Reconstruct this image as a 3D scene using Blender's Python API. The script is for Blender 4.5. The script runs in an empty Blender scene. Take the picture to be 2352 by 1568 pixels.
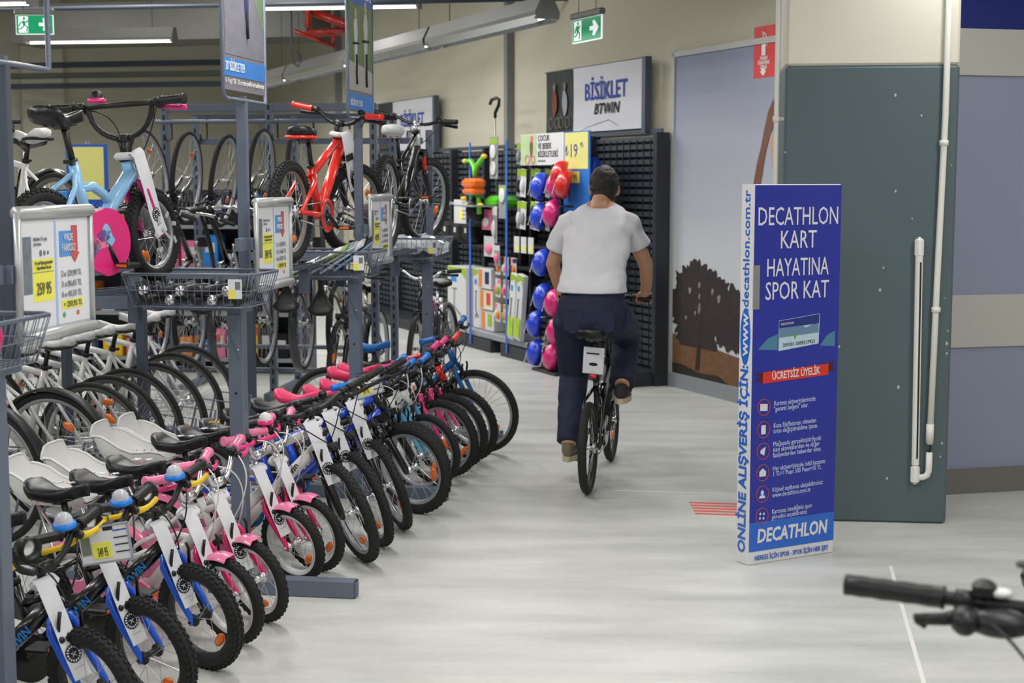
import bpy, math, random
from mathutils import Vector, Matrix, noise
random.seed(7)
PI = math.pi
R = math.radians
scn = bpy.context.scene
COL = scn.collection

# ------------------------------------------------------------------ camera
CAM_H = 1.68
F_PX = 3400.0
cam_d = bpy.data.cameras.new('camera')
cam_d.sensor_fit = 'HORIZONTAL'
cam_d.sensor_width = 36.0
cam_d.lens = 36.0 * F_PX / 2352.0
cam_d.clip_start = 0.05
cam_d.clip_end = 200
cam_d.dof.use_dof = True
cam_d.dof.focus_distance = 5.9
cam_d.dof.aperture_fstop = 5.0
cam = bpy.data.objects.new('camera', cam_d)
COL.objects.link(cam)
cam.location = (0, 0, CAM_H)
cam.rotation_euler = (PI/2 - math.atan(369.0/F_PX), 0, 0)
scn.camera = cam

# ------------------------------------------------------------------ world, exposure
world = bpy.data.worlds.new('store_ambience')
scn.world = world
world.use_nodes = True
bg = world.node_tree.nodes['Background']
bg.inputs[0].default_value = (0.96, 0.98, 1.0, 1)
bg.inputs[1].default_value = 0.24
scn.view_settings.view_transform = 'Standard'
scn.view_settings.look = 'None'
scn.view_settings.gamma = 1.0
scn.view_settings.use_curve_mapping = False
scn.view_settings.exposure = 0.0
LAMP_W = 33.0      # watts of each fluorescent luminaire

# ------------------------------------------------------------------ materials
MATS = {}
def mat(name, col=(.5, .5, .5), rough=.5, metal=0., coat=0., emit=0., alpha=1., trans=0., noise_amt=0., noise_scale=20., bump=0., bscale=60., spec=None, stretch=None):
    if name in MATS: return MATS[name]
    m = bpy.data.materials.new(name); m.use_nodes = True
    nt = m.node_tree; b = nt.nodes['Principled BSDF']
    b.inputs['Base Color'].default_value = (*col, 1)
    b.inputs['Roughness'].default_value = rough
    b.inputs['Metallic'].default_value = metal
    b.inputs['Coat Weight'].default_value = coat
    b.inputs['Coat Roughness'].default_value = .12
    if spec is not None: b.inputs['Specular IOR Level'].default_value = spec
    if emit:
        b.inputs['Emission Color'].default_value = (*col, 1)
        b.inputs['Emission Strength'].default_value = emit
    b.inputs['Alpha'].default_value = alpha
    b.inputs['Transmission Weight'].default_value = trans
    if noise_amt or bump:
        tc = nt.nodes.new('ShaderNodeTexCoord'); src = tc.outputs['Object']
        if stretch:
            mp = nt.nodes.new('ShaderNodeMapping'); mp.inputs['Scale'].default_value = stretch
            nt.links.new(src, mp.inputs['Vector']); src = mp.outputs['Vector']
    if noise_amt:
        n = nt.nodes.new('ShaderNodeTexNoise'); n.inputs['Scale'].default_value = noise_scale; n.inputs['Detail'].default_value = 5
        nt.links.new(src, n.inputs['Vector'])
        mx = nt.nodes.new('ShaderNodeMix'); mx.data_type = 'RGBA'
        mx.inputs[6].default_value = (*[max(0, c*(1-noise_amt)) for c in col], 1)
        mx.inputs[7].default_value = (*[min(1, c*(1+noise_amt)) for c in col], 1)
        nt.links.new(n.outputs['Fac'], mx.inputs[0]); nt.links.new(mx.outputs[2], b.inputs['Base Color'])
    if bump:
        n2 = nt.nodes.new('ShaderNodeTexNoise'); n2.inputs['Scale'].default_value = bscale; n2.inputs['Detail'].default_value = 4
        nt.links.new(src, n2.inputs['Vector'])
        bp = nt.nodes.new('ShaderNodeBump'); bp.inputs['Strength'].default_value = bump; bp.inputs['Distance'].default_value = .01
        nt.links.new(n2.outputs['Fac'], bp.inputs['Height']); nt.links.new(bp.outputs['Normal'], b.inputs['Normal'])
    MATS[name] = m
    return m
def srgb(r, g, b):
    f = lambda c: ((c/255+.055)/1.055)**2.4 if c > 10 else c/255/12.92
    return (f(r), f(g), f(b))
def paint(name, r, g, b, rough=.3): return mat('paint_'+name, srgb(r, g, b), rough, coat=.5)
def plain(name, r, g, b, rough=.55): return mat(name, srgb(r, g, b), rough)

M_BLACK = plain('black_plastic', 22, 22, 24, .45)
M_GLOSSBLK = paint('black', 17, 17, 19, .25)
M_RUBBER = mat('tire_rubber', srgb(26, 26, 27), .75, bump=.15, bscale=400)
M_RUBBERG = mat('worn_rubber', srgb(42, 42, 43), .8)
M_CHROME = mat('chrome', (.74, .74, .76), .27, 1.)
M_STEEL = mat('brushed_steel', (.55, .56, .58), .35, 1.)
M_ALU = mat('aluminium', srgb(178, 180, 184), .38, .6)
M_SPOKE = mat('spoke_steel', (.7, .7, .72), .3, .8)
M_WHITE = paint('white', 226, 226, 224, .3)
M_WPLAST = plain('white_plastic', 228, 228, 226, .35)
M_PAPER = plain('paper', 222, 222, 226, .8)
M_RACK = mat('rack_grey_blue', srgb(98, 108, 124), .45, coat=.15)
M_RACKD = mat('rack_dark_grey_blue', srgb(72, 80, 94), .45)
M_AMBER = mat('amber_reflector', srgb(236, 112, 16), .2, coat=.6)
M_REDREF = mat('red_reflector', srgb(200, 24, 26), .2, coat=.6)
M_YEL = plain('yellow_plastic', 236, 196, 24, .4)
M_PRICE = plain('yellow_price_print', 238, 232, 92, .8)
M_INK = plain('black_ink', 30, 30, 34, .8)
M_GREYINK = plain('grey_ink', 120, 122, 132, .8)
M_BLUEINK = plain('blue_ink', 40, 70, 160, .8)
M_CABLEW = plain('white_cable', 220, 220, 216, .5)
M_VINYL = mat('black_vinyl', srgb(20, 20, 22), .35, bump=.08, bscale=300)

# ------------------------------------------------------------------ mesh builder
class MB:
    def __init__(s): s.v = []; s.f = []; s.m = []; s.s = []
    def add(s, vs, fs, mi=0, sm=False):
        o = len(s.v); s.v.extend([tuple(p) for p in vs])
        for f in fs: s.f.append([i+o for i in f]); s.m.append(mi); s.s.append(sm)
        return s
    def box(s, c, d, M=None, mi=0):
        x, y, z = d[0]/2, d[1]/2, d[2]/2; c = Vector(c); vs = []
        for a in (-x, x):
            for b in (-y, y):
                for e in (-z, z):
                    p = Vector((a, b, e)); p = (M @ p) if M else p; vs.append(p+c)
        return s.add(vs, [(0,1,3,2),(4,6,7,5),(0,4,5,1),(2,3,7,6),(0,2,6,4),(1,5,7,3)], mi)
    def bbox(s, c, d, bev=.006, mi=0):          # box with chamfered vertical edges and top/bottom
        x, y, z = d[0]/2, d[1]/2, d[2]/2; b = min(bev, x*.9, y*.9, z*.9); c = Vector(c)
        def ring(xx, yy, zz): return [c+Vector(p) for p in ((-xx+b,-yy,zz),(xx-b,-yy,zz),(xx,-yy+b,zz),(xx,yy-b,zz),(xx-b,yy,zz),(-xx+b,yy,zz),(-xx,yy-b,zz),(-xx,-yy+b,zz))]
        vs = ring(x-b, y-b, -z)+ring(x, y, -z+b)+ring(x, y, z-b)+ring(x-b, y-b, z); fs = [tuple(range(7, -1, -1)), tuple(range(24, 32))]
        for k in range(3):
            for i in range(8): fs.append((k*8+i, k*8+(i+1) % 8, k*8+8+(i+1) % 8, k*8+8+i))
        return s.add(vs, fs, mi)
    def rings(s, rows, mi=0, cap=True, sm=True, loop=False):
        n = len(rows[0]); vs = [p for r in rows for p in r]; fs = []
        L = len(rows)
        for k in range(L if loop else L-1):
            a = k*n; b = ((k+1) % L)*n
            for i in range(n): fs.append((a+i, a+(i+1) % n, b+(i+1) % n, b+i))
        if cap and not loop: fs.append(tuple(range(n-1, -1, -1))); fs.append(tuple(range((L-1)*n, L*n)))
        return s.add(vs, fs, mi, sm)
    def tube(s, pts, r, n=8, closed=False, mi=0, cap=True, flat=None):
        pts = [Vector(p) for p in pts]; L = len(pts); rows = []
        up = None
        for i, p in enumerate(pts):
            if closed: t = pts[(i+1) % L]-pts[i-1]
            else: t = pts[min(i+1, L-1)]-pts[max(i-1, 0)]
            if t.length < 1e-9: t = Vector((0, 0, 1))
            t.normalize()
            if up is None:
                up = Vector((0, 0, 1)) if abs(t.z) < .9 else Vector((1, 0, 0))
            a = t.cross(up); 
            if a.length < 1e-6: a = t.orthogonal()
            a.normalize(); b = a.cross(t); up = b
            rr = r[i] if isinstance(r, (list, tuple)) else r
            fl = flat if flat else 1.
            rows.append([p+(a*math.cos(q*2*PI/n)+b*math.sin(q*2*PI/n)*fl)*rr for q in range(n)])
        return s.rings(rows, mi, cap, True, closed)
    def lathe(s, prof, n=24, c=(0, 0, 0), M=None, mi=0, loop=False, cap=False):     # profile (r, h) about local Z
        c = Vector(c); rows = []
        for k in range(n):
            a = k*2*PI/n; row = []
            for r, h in prof:
                p = Vector((r*math.cos(a), r*math.sin(a), h)); p = (M @ p) if M else p; row.append(p+c)
            rows.append(row)
        m = len(prof); vs = [p for r_ in rows for p in r_]; fs = []
        for k in range(n):
            a = k*m; b = ((k+1) % n)*m
            for i in range(m if loop else m-1): fs.append((a+i, b+i, b+(i+1) % m, a+(i+1) % m))
        return s.add(vs, fs, mi, True)
    def prism(s, poly, ax, h0, h1, mi=0, sm=False):    # poly of 2-D points extruded along axis ax ('x','y','z')
        def P(a, b, h): return {'x': (h, a, b), 'y': (a, h, b), 'z': (a, b, h)}[ax]
        n = len(poly); vs = [P(a, b, h0) for a, b in poly]+[P(a, b, h1) for a, b in poly]
        fs = [tuple(range(n)), tuple(range(2*n-1, n-1, -1))]+[(i, n+i, n+(i+1) % n, (i+1) % n) for i in range(n)]
        return s.add(vs, fs, mi, sm)
    def ball(s, c, r, n=12, m=7, mi=0, M=None):
        c = Vector(c); r = Vector(r) if isinstance(r, (tuple, list)) else Vector((r, r, r)); vs = []; fs = []
        for j in range(m+1):
            th = PI*j/m
            for i in range(n):
                a = 2*PI*i/n; p = Vector((r.x*math.sin(th)*math.cos(a), r.y*math.sin(th)*math.sin(a), r.z*math.cos(th)))
                vs.append(((M @ p) if M else p)+c)
        for j in range(m):
            for i in range(n): fs.append((j*n+i, (j+1)*n+i, (j+1)*n+(i+1) % n, j*n+(i+1) % n))
        return s.add(vs, fs, mi, True)
    def grid(s, rows, mi=0, sm=True):
        n = len(rows[0]); vs = [p for r in rows for p in r]; fs = []
        for k in range(len(rows)-1):
            for i in range(n-1): fs.append((k*n+i, k*n+i+1, (k+1)*n+i+1, (k+1)*n+i))
        return s.add(vs, fs, mi, sm)
    def quad(s, a, b, c, d, mi=0): return s.add([a, b, c, d], [(0, 1, 2, 3)], mi)
    def mesh(s, name='mesh'):
        me = bpy.data.meshes.new(name); me.from_pydata(s.v, [], s.f)
        me.polygons.foreach_set('material_index', s.m); me.polygons.foreach_set('use_smooth', s.s)
        me.validate(); me.update(); return me

def obj(name, mb, m, parent=None, M=None, own=False):
    me = mb.mesh(name) if isinstance(mb, MB) else mb
    ms = m if isinstance(m, (list, tuple)) else [m]
    if not len(me.materials):
        for q in ms: me.materials.append(q)
    o = bpy.data.objects.new(name, me); COL.objects.link(o)
    if parent: o.parent = parent
    if M is not None: o.matrix_basis = M
    return o
def empty(name, loc=(0, 0, 0), rotz=0.):
    o = bpy.data.objects.new(name, None); COL.objects.link(o)
    o.empty_display_size = .1
    o.location = loc; o.rotation_euler = (0, 0, rotz); return o
def tag(o, label, cat, group=None):
    o['label'] = label; o['category'] = cat
    if group: o['group'] = group
    return o
def struct(o): o['kind'] = 'structure'; return o
def T(*p): return Matrix.Translation(Vector(p))
def RX(a): return Matrix.Rotation(a, 4, 'X')
def RY(a): return Matrix.Rotation(a, 4, 'Y')
def RZ(a): return Matrix.Rotation(a, 4, 'Z')
_FONTS = {}
def text(name, body, size, m, parent, M, width=None, bold=0., shear=0., ext=.0006, align='CENTER', space=1., line=1.):
    key = (body, size, bold, shear, align, width, space, line)
    if key not in _FONTS:
        cu = bpy.data.curves.new('t', 'FONT'); cu.body = body; cu.size = size; cu.align_x = align; cu.align_y = 'CENTER'
        cu.resolution_u = 2; cu.offset = bold; cu.shear = shear; cu.extrude = ext; cu.space_character = space; cu.space_line = line
        to = bpy.data.objects.new('t', cu); COL.objects.link(to); bpy.context.view_layer.update()
        dg = bpy.context.evaluated_depsgraph_get()
        me = bpy.data.meshes.new_from_object(to.evaluated_get(dg)); me.materials.clear()
        bpy.data.objects.remove(to); bpy.data.curves.remove(cu)
        if width and len(me.vertices):
            xs = [v.co.x for v in me.vertices]; w = max(xs)-min(xs); k = width/w
            for v in me.vertices: v.co.x *= k
        _FONTS[key] = me
    me = _FONTS[key]
    if len(me.materials) and me.materials[0] != m: me = me.copy(); me.materials.clear()
    me.name = name
    return obj(name, me, m, parent, M)
# ------------------------------------------------------------------ frames of reference
WANG = math.atan2(-.917, .40)                  # long wall: local x = along it to the right, y = into it
WALLM = T(1.338, 12.114, 0) @ RZ(WANG)
def WP(x, y, z=0.): return WALLM @ Vector((x, y, z))
RANG = math.atan2(.988, .156)                  # bike racks: local x = along the row away from the camera, y = away from the aisle
RACKM = T(-1.119, 6.0, 0) @ RZ(RANG)
def RP(x, y, z=0.): return RACKM @ Vector((x, y, z))
def VERT(x, y, z): return T(x, y, z) @ RX(PI/2)     # text / print standing upright, facing local -y

# ------------------------------------------------------------------ floor, walls, ceiling
m_floor = mat('polished_concrete', srgb(203, 203, 199), .38)
nt = m_floor.node_tree; bs = nt.nodes['Principled BSDF']
tc = nt.nodes.new('ShaderNodeTexCoord'); mp = nt.nodes.new('ShaderNodeMapping'); mp.inputs['Scale'].default_value = (.5, 2.2, 1); mp.inputs['Rotation'].default_value = (0, 0, .12)
n1 = nt.nodes.new('ShaderNodeTexNoise'); n1.inputs['Scale'].default_value = 2.2; n1.inputs['Detail'].default_value = 8; n1.inputs['Roughness'].default_value = .62
n2 = nt.nodes.new('ShaderNodeTexNoise'); n2.inputs['Scale'].default_value = 40; n2.inputs['Detail'].default_value = 5
cr = nt.nodes.new('ShaderNodeValToRGB'); cr.color_ramp.elements[0].position = .28; cr.color_ramp.elements[0].color = (*srgb(172, 174, 169), 1)
cr.color_ramp.elements[1].position = .72; cr.color_ramp.elements[1].color = (*srgb(208, 209, 204), 1)
ma = nt.nodes.new('ShaderNodeMath'); ma.operation = 'MULTIPLY_ADD'; ma.inputs[1].default_value = .16; 
nt.links.new(tc.outputs['Object'], mp.inputs[0]); nt.links.new(mp.outputs[0], n1.inputs[0]); nt.links.new(tc.outputs['Object'], n2.inputs[0])
nt.links.new(n2.outputs['Fac'], ma.inputs[0]); nt.links.new(n1.outputs['Fac'], ma.inputs[2]); nt.links.new(ma.outputs[0], cr.inputs[0]); nt.links.new(cr.outputs[0], bs.inputs['Base Color'])
rr = nt.nodes.new('ShaderNodeMapRange'); rr.inputs[3].default_value = .3; rr.inputs[4].default_value = .5
nt.links.new(n1.outputs['Fac'], rr.inputs[0]); nt.links.new(rr.outputs[0], bs.inputs['Roughness'])
fl = struct(obj('floor', MB().box((-2, 12, -.1), (30, 44, .2)), m_floor))
m_joint = plain('joint_filler', 226, 225, 220, .6)
def floor_strip(name, a, b, w, m, z=.0012):
    a = Vector((*a, 0)); b = Vector((*b, 0)); d = (b-a).normalized(); n = Vector((-d.y, d.x, 0))*w/2
    return obj(name, MB().prism([((a+n).x, (a+n).y), ((a-n).x, (a-n).y), ((b-n).x, (b-n).y), ((b+n).x, (b+n).y)], 'z', -.001, z), m, fl)
floor_strip('floor_joint', (1.30, 4.35), (1.66, 6.35), .016, m_joint)
floor_strip('floor_joint', (.55, 7.95), (1.85, 7.75), .012, m_joint)
m_tape = plain('red_tape', 226, 92, 78, .5)
for k in range(5):
    a = .93+k*.062
    floor_strip('tape_stripe', (.93, 7.38+k*.065), (1.18, 7.34+k*.065), .026, m_tape, .002)

m_wall = mat('beige_wall_paint', srgb(196, 192, 172), .8, bump=.04, bscale=30)
m_wall2 = mat('cream_wall_paint', srgb(208, 205, 188), .8)
struct(obj('wall_back', MB().box((-9, .1, 2.3), (34, .2, 4.6)), m_wall, None, WALLM))
struct(obj('wall_end', MB().box((-14, -6, 2.3), (.2, 13, 4.6)), m_wall2, None, WALLM))
m_ceil = plain('grey_ceiling', 150, 148, 138, .9)
struct(obj('ceiling', MB().box((-2, 12, 4.7), (30, 44, .2)), m_ceil))
# projecting columns of the end wall
for yy, w in ((-3.45, .62), (-8.6, .62)):
    struct(obj('trim_1' if yy > -5 else 'trim_2', MB().box((-13.75, yy, 2.3), (.3, w, 4.6)), m_wall2, None, WALLM))

# wall posts (grey rails) on the long wall
m_rail = plain('grey_rail', 128, 129, 128, .5)
for k, xx in enumerate((-3.33, -9.2)):
    o = obj('wall_rail', MB().box((xx, -.04, 2.3), (.085, .08, 4.6)), m_rail, None, WALLM)
    tag(o, ['grey vertical rail on the beige wall beside the cycling banner', 'grey vertical rail far along the beige wall'][k], 'rail')

# striped partition on the right
RWM = T(2.2, 7.80, 0) @ RZ(math.atan2(.24, .97))
m_lav = plain('lavender_wall', 140, 146, 171, .7); m_pale = plain('pale_grey_stripe', 184, 182, 178, .7); m_navy = plain('navy_stripe', 8, 30, 112, .6)
wb_ = MB().box((2.5, .06, .6), (5, .12, .966)).box((2.5, .06, 1.66), (5, .12, 1.15))
struct(obj('wall_right', MB().box((2.5, .08, 2.0), (5, .12, 4.0)), m_lav, None, RWM))
wr = bpy.data.objects['wall_right']
obj('wall_stripe', MB().box((2.5, .014, .935), (5, .012, .28)), m_pale, wr)
obj('wall_stripe', MB().box((2.5, .014, 2.35), (5, .012, .24)), m_pale, wr)
obj('wall_stripe', MB().box((2.5, .014, 3.1), (5, .012, 1.26)), m_navy, wr)
struct(obj('baseboard_right', MB().box((2.5, .009, .067), (5, .022, .134)), plain('grey_baseboard', 112, 111, 108, .6), None, RWM))

# square pillar, two-tone paint
PILM = T(1.32, 7.24, 0) @ RZ(math.atan2(-.09, .81))
m_pg = mat('pillar_grey_green', srgb(78, 93, 98), .55, noise_amt=.05, noise_scale=3, bump=.06, bscale=14)
m_pc = mat('pillar_cream', srgb(214, 210, 196), .7, noise_amt=.03, noise_scale=4, bump=.08, bscale=10)
pil = struct(obj('pillar', MB().bbox((.41, .41, 1.115), (.82, .82, 2.23), .012), m_pg, None, PILM))
obj('upper_pillar', MB().bbox((.41, .41, 3.4), (.815, .815, 2.34), .012), m_pc, pil)
m_chip = plain('paint_chip', 168, 172, 170, .8)
mb = MB()
for k in range(26):
    if k < 14: x, z = random.uniform(.005, .03) if k % 2 else random.uniform(.78, .81), random.uniform(.1, 2.1)
    else: x, z = random.uniform(.1, .75), random.uniform(.1, 2.1)
    r = random.uniform(.003, .008); mb.ball((x, -.0005, z), (r, .0015, r*1.3), 6, 4)
obj('paint_chips', mb, m_chip, pil)['kind'] = 'stuff'

# conduits and the white security bar on the pillar
M_PVC = plain('white_pvc', 222, 222, 214, .4)
t = empty('conduit_pipe', PILM @ Vector((-.035, .05, 0))); t.rotation_euler = (0, 0, math.atan2(-.09, .81))
obj('pipe', MB().tube([(0, 0, 0.01), (0, 0, 4.55)], .014, 10), M_PVC, t)
for z in (.6, 1.98, 3.2): obj('pipe_clip', MB().tube([(0, 0, z-.014), (0, 0, z+.014)], .02, 10).box((.018, 0, z), (.035, .02, .016)), M_PVC, t)
tag(t, 'white vertical conduit running up the near edge of the pillar beside the mural', 'pipe')
t = empty('conduit_pipe', PILM @ Vector((.74, -.018, 0))); t.rotation_euler = (0, 0, math.atan2(-.09, .81))
obj('pipe', MB().tube([(.015, 0, 4.55), (.015, 0, 2.0), (.0, 0, 1.2), (-.012, 0, .40)], .0155, 10), M_PVC, t)
obj('elbow', MB().tube([(-.012, 0, .36), (-.012, 0, .27), (-.02, 0, .245), (-.04, 0, .235), (-.065, 0, .235)], .016, 10), M_PVC, t)
obj('coupling', MB().tube([(-.012, 0, .50), (-.012, 0, .41)], .019, 10), M_PVC, t)
obj('bare_wire', MB().tube([(-.014, -.004, .41), (-.008, -.006, .39), (-.012, -.003, .36)], .005, 6), M_INK, t)
for z, x in ((1.86, .012), (1.06, -.001)): obj('pipe_clip', MB().tube([(x, 0, z-.012), (x, 0, z+.012)], .022, 10), M_PVC, t)
tag(t, 'white conduit on the pillar front, bent into the slim white bar', 'pipe')
t = empty('security_bar', PILM @ Vector((.665, -.02, 0))); t.rotation_euler = (0, R(-.6), math.atan2(-.09, .81))
obj('bar_body', MB().bbox((0, 0, .81), (.034, .035, 1.04), .008), M_PVC, t)
obj('dark_slot', MB().box((.006, -.018, .81), (.008, .002, .96)), M_INK, t)
for z in (1.36, .25): obj('end_cap', MB().bbox((0, 0, z), (.042, .042, .1), .014), M_WPLAST, t)
tag(t, 'slim white vertical bar with a dark slot mounted on the grey pillar', 'fixture')

# ------------------------------------------------------------------ luminaires
M_TUBE = mat('lit_tube', (1., .98, .94), .4, emit=5.)
M_HOUS = plain('luminaire_housing', 112, 112, 108, .5)
M_LOUV = mat('mirror_louvre', (.85, .88, .92), .15, 1.)
def luminaire(label, p, ang, L, group, watts=LAMP_W, louvre=False):
    t = empty('ceiling_luminaire', p, ang)
    obj('housing', MB().prism([(-.045, .14), (.045, .14), (.10, .03), (.10, .0), (-.10, .0), (-.10, .03)], 'x', -L/2, L/2), M_HOUS, t)
    obj('fluorescent_tube', MB().tube([(-L/2+.04, 0, -.012), (L/2-.04, 0, -.012)], .013, 8), M_TUBE, t)
    for s in (-1, 1): obj('end_cap', MB().box((s*(L/2-.012), 0, -.012), (.03, .19, .03)), M_HOUS, t)
    for s in (-1, 1): obj('suspension_wire', MB().tube([(s*L*.35, 0, .13), (s*L*.35, 0, 4.6-p[2])], .004, 5), M_RACKD, t)
    if louvre:
        for k in range(int(L/.16)):
            obj('louvre_blade', MB().prism([(-.095, -.0), (.095, -.0), (.05, -.045), (-.05, -.045)], 'x', -L/2+.08+k*.16, -L/2+.086+k*.16), M_LOUV, t)
        for s in (-1, 1): obj('side_reflector', MB().quad((-L/2, s*.10, 0), (L/2, s*.10, 0), (L/2, s*.07, -.05), (-L/2, s*.07, -.05)), M_LOUV, t)
    ld = bpy.data.lights.new('tube_light', 'AREA'); ld.shape = 'RECTANGLE'; ld.size = L-.1; ld.size_y = .16; ld.energy = watts; ld.color = (1., .99, .97)
    lo = bpy.data.objects.new('tube_light', ld); COL.objects.link(lo); lo.parent = t; lo.location = (0, 0, -.06)
    tag(t, label, 'luminaire', group); return t
for k in range(4):
    x = -.75-2.42*k
    luminaire('suspended fluorescent luminaire with mirror louvres in the line beside the beige wall', WP(x, -1.36, 2.9), WANG, 2.36, 'luminaires in the long line by the wall', LAMP_W*.6, True)
for d, xs in ((1.36, (2.2, 4.6, 7.0, 9.4, 11.8)), (4.4, (2.2, 4.6, 7.0, 9.4, 11.8)), (7.4, (3.4, 6.0, 8.6, 11.2)), (10.4, (4., 7., 10.))):
    for x in xs:
        luminaire('fluorescent luminaire hung high over the sales floor', WP(x, -d, 3.15), WANG, 1.6, 'luminaires over the sales floor', LAMP_W)
VANG = math.atan2(-.13, .99)
for k, (x, y) in enumerate(((-6.5, 11.5), (-4.0, 11.0), (-6.8, 15.0), (-4.2, 14.5), (-2.2, 13.5), (-6.6, 18.0), (-4.4, 17.6))):  # unseen luminaires added to brighten the dark end wall beyond the racks
    luminaire('added unseen fluorescent luminaire under the ceiling, brightening the end wall', (x, y, 4.3), WANG, 1.6, 'added unseen luminaires brightening the end wall', LAMP_W*1.5)
luminaire('bright luminaire crossing above the two tall bike posters', (-1.75, 15.0, 3.40), VANG, 1.7, None, LAMP_W*.5)
luminaire('bright luminaire above the green exit sign over the bicycle racks', (-4.9, 13.2, 3.22), VANG, 1.5, None, LAMP_W*.5)
luminaire('dim grey luminaire hanging between the exit sign and the tall poster', (-4.65, 17.0, 3.25), VANG, 1.75, None, 6)
# service runs under the ceiling
def run(name, label, a, b, r, m, cat='pipe', box=None):
    a = Vector(a); b = Vector(b); d = (b-a)
    if box: o = obj(name, MB().box((0, 0, 0), (d.length, box[0], box[1])), m, None, T(*((a+b)/2)) @ RZ(math.atan2(d.y, d.x)))
    else: o = obj(name, MB().tube([a, b], r, 8), m)
    return tag(o, label, cat)
M_DUCT = mat('galvanised_duct', srgb(112, 112, 106), .5, .3, noise_amt=.1, noise_scale=3)
run('service_rail', 'thin dark rail spanning the hall above the bikes', (-5.8, 15.2, 3.38), (1.0, 13.9, 3.36), .022, M_RACKD, 'rail')
run('ceiling_duct', 'wide galvanised duct crossing the far hall', (-6.6, 20.5, 3.75), (-2.5, 19.5, 3.75), 0, M_DUCT, 'duct', (.9, .5))
run('ceiling_duct', 'white square duct box above the tall bike poster', (-3.8, 17.2, 4.0), (-3.15, 17.1, 4.0), 0, M_WPLAST, 'duct', (.5, .45))
#run('ceiling_beam', 'dark concrete beam across the far hall', (-8.5, 22.4, 4.15), (0., 20.2, 4.15), 0, plain('dark_beam', 74, 73, 68, .8), 'beam', (.6, .8))
for k, z in enumerate((3.35, 3.2, 3.05)):
    run('cable_tray', ['upper', 'middle', 'lower'][k]+' grey cable tray of three on the far end wall', (-7.4, 22.0, z), (-3.6, 21.2, z), 0, [M_RACKD, M_DUCT, M_RACKD][k], 'tray', (.2, .07))
M_REDP = paint('sprinkler_red', 190, 40, 28)
t = empty('sprinkler_pipe', (-2.2, 17.0, 0))
obj('pipe', MB().tube([(-.15, .1, 3.62), (.35, -.1, 3.42), (.42, -.1, 3.36), (-.15, .3, 3.36)], .05, 8), M_REDP, t)
obj('branch_pipe', MB().tube([(-.25, 0, 3.36), (.2, -.1, 3.18), (.2, -.1, 3.3)], .025, 8), M_REDP, t)
obj('drop_pipe', MB().tube([(-.1, 0, 4.55), (-.1, 0, 3.4)], .04, 8), M_REDP, t)
tag(t, 'red sprinkler pipes under the ceiling between the bike posters', 'pipe')
obj_wire = tag(obj('hanging_hook', MB().tube([(-2.52, 17.2, 4.5), (-2.52, 17.2, 3.1), (-2.50, 17.2, 3.02), (-2.45, 17.2, 2.98), (-2.42, 17.2, 3.02), (-2.42, 17.2, 3.1), (-2.46, 17.2, 3.15)], .012, 6), M_RACKD), 'dark hook hanging on a wire below the red pipes', 'hook')

# ------------------------------------------------------------------ emergency exit signs
M_EXG = mat('exit_green', srgb(0, 150, 100), .4, emit=.35); M_EXW = mat('exit_white', srgb(235, 245, 240), .4, emit=.6)
def exit_sign(label, p, ang, w, h):
    t = empty('exit_sign', p, ang)
    obj('sign_panel', MB().box((0, 0, 0), (w, .012, h)), M_EXW, t)
    obj('green_field', MB().box((0, -.007, 0), (w*.965, .003, h*.92)), M_EXG, t)
    obj('sign_housing', MB().bbox((0, 0, h/2+.022), (w*1.06, .05, .05), .01), M_DUCT, t)
    mb = MB()
    u = h*.4
    mb.prism([(-.42*w, -u), (-.17*w, -u), (-.17*w, u), (-.42*w, u)], 'y', -.011, -.008)
    obj('door_pictogram', mb, M_EXW, t)
    mb = MB(); cx = -.29*w
    mb.tube([(cx-.02*h, -.012, .18*h), (cx+.05*h, -.012, -.02*h)], .07*h, 6)
    mb.ball((cx+.03*h, -.012, .3*h), (.075*h, .004, .075*h), 8, 5)
    for a, b, c_ in (((.05, -.02), (.2, -.12), (.16, -.36)), ((.05, -.02), (-.1, -.2), (-.3, -.22)), ((0, .16), (.16, .1), (.22, .2)), ((0, .16), (-.16, .08), (-.22, -.08))):
        mb.tube([(cx+a[0]*h, -.012, a[1]*h), (cx+b[0]*h, -.012, b[1]*h), (cx+c_[0]*h, -.012, c_[1]*h)], .035*h, 5)
    obj('running_figure', mb, M_EXG, t)
    a = .19*h; x0 = .12*w; x1 = .42*w
    obj('arrow', MB().prism([(x0, -.08*h), (x0+.13*w, -.08*h), (x0+.10*w, -.3*h), (x0+.17*w, -.3*h), (x1, 0), (x0+.17*w, .3*h), (x0+.10*w, .3*h), (x0+.13*w, .08*h), (x0, .08*h)], 'y', -.011, -.008), M_EXW, t)
    for s in (-.3, .3): obj('suspension_wire', MB().tube([(s*w, 0, h/2+.04), (s*w*.8, 0, 4.6-p[2])], .003, 5), M_RACKD, t)
    tag(t, label, 'exit sign')
exit_sign('green running-man exit sign hanging above the white cycling banner', (.58, 11.6, 2.84), WANG, .5, .185)
exit_sign('green running-man exit sign hanging above the bike racks near the frame hook', (-4.12, 13.0, 3.02), 0, .325, .17)

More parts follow.
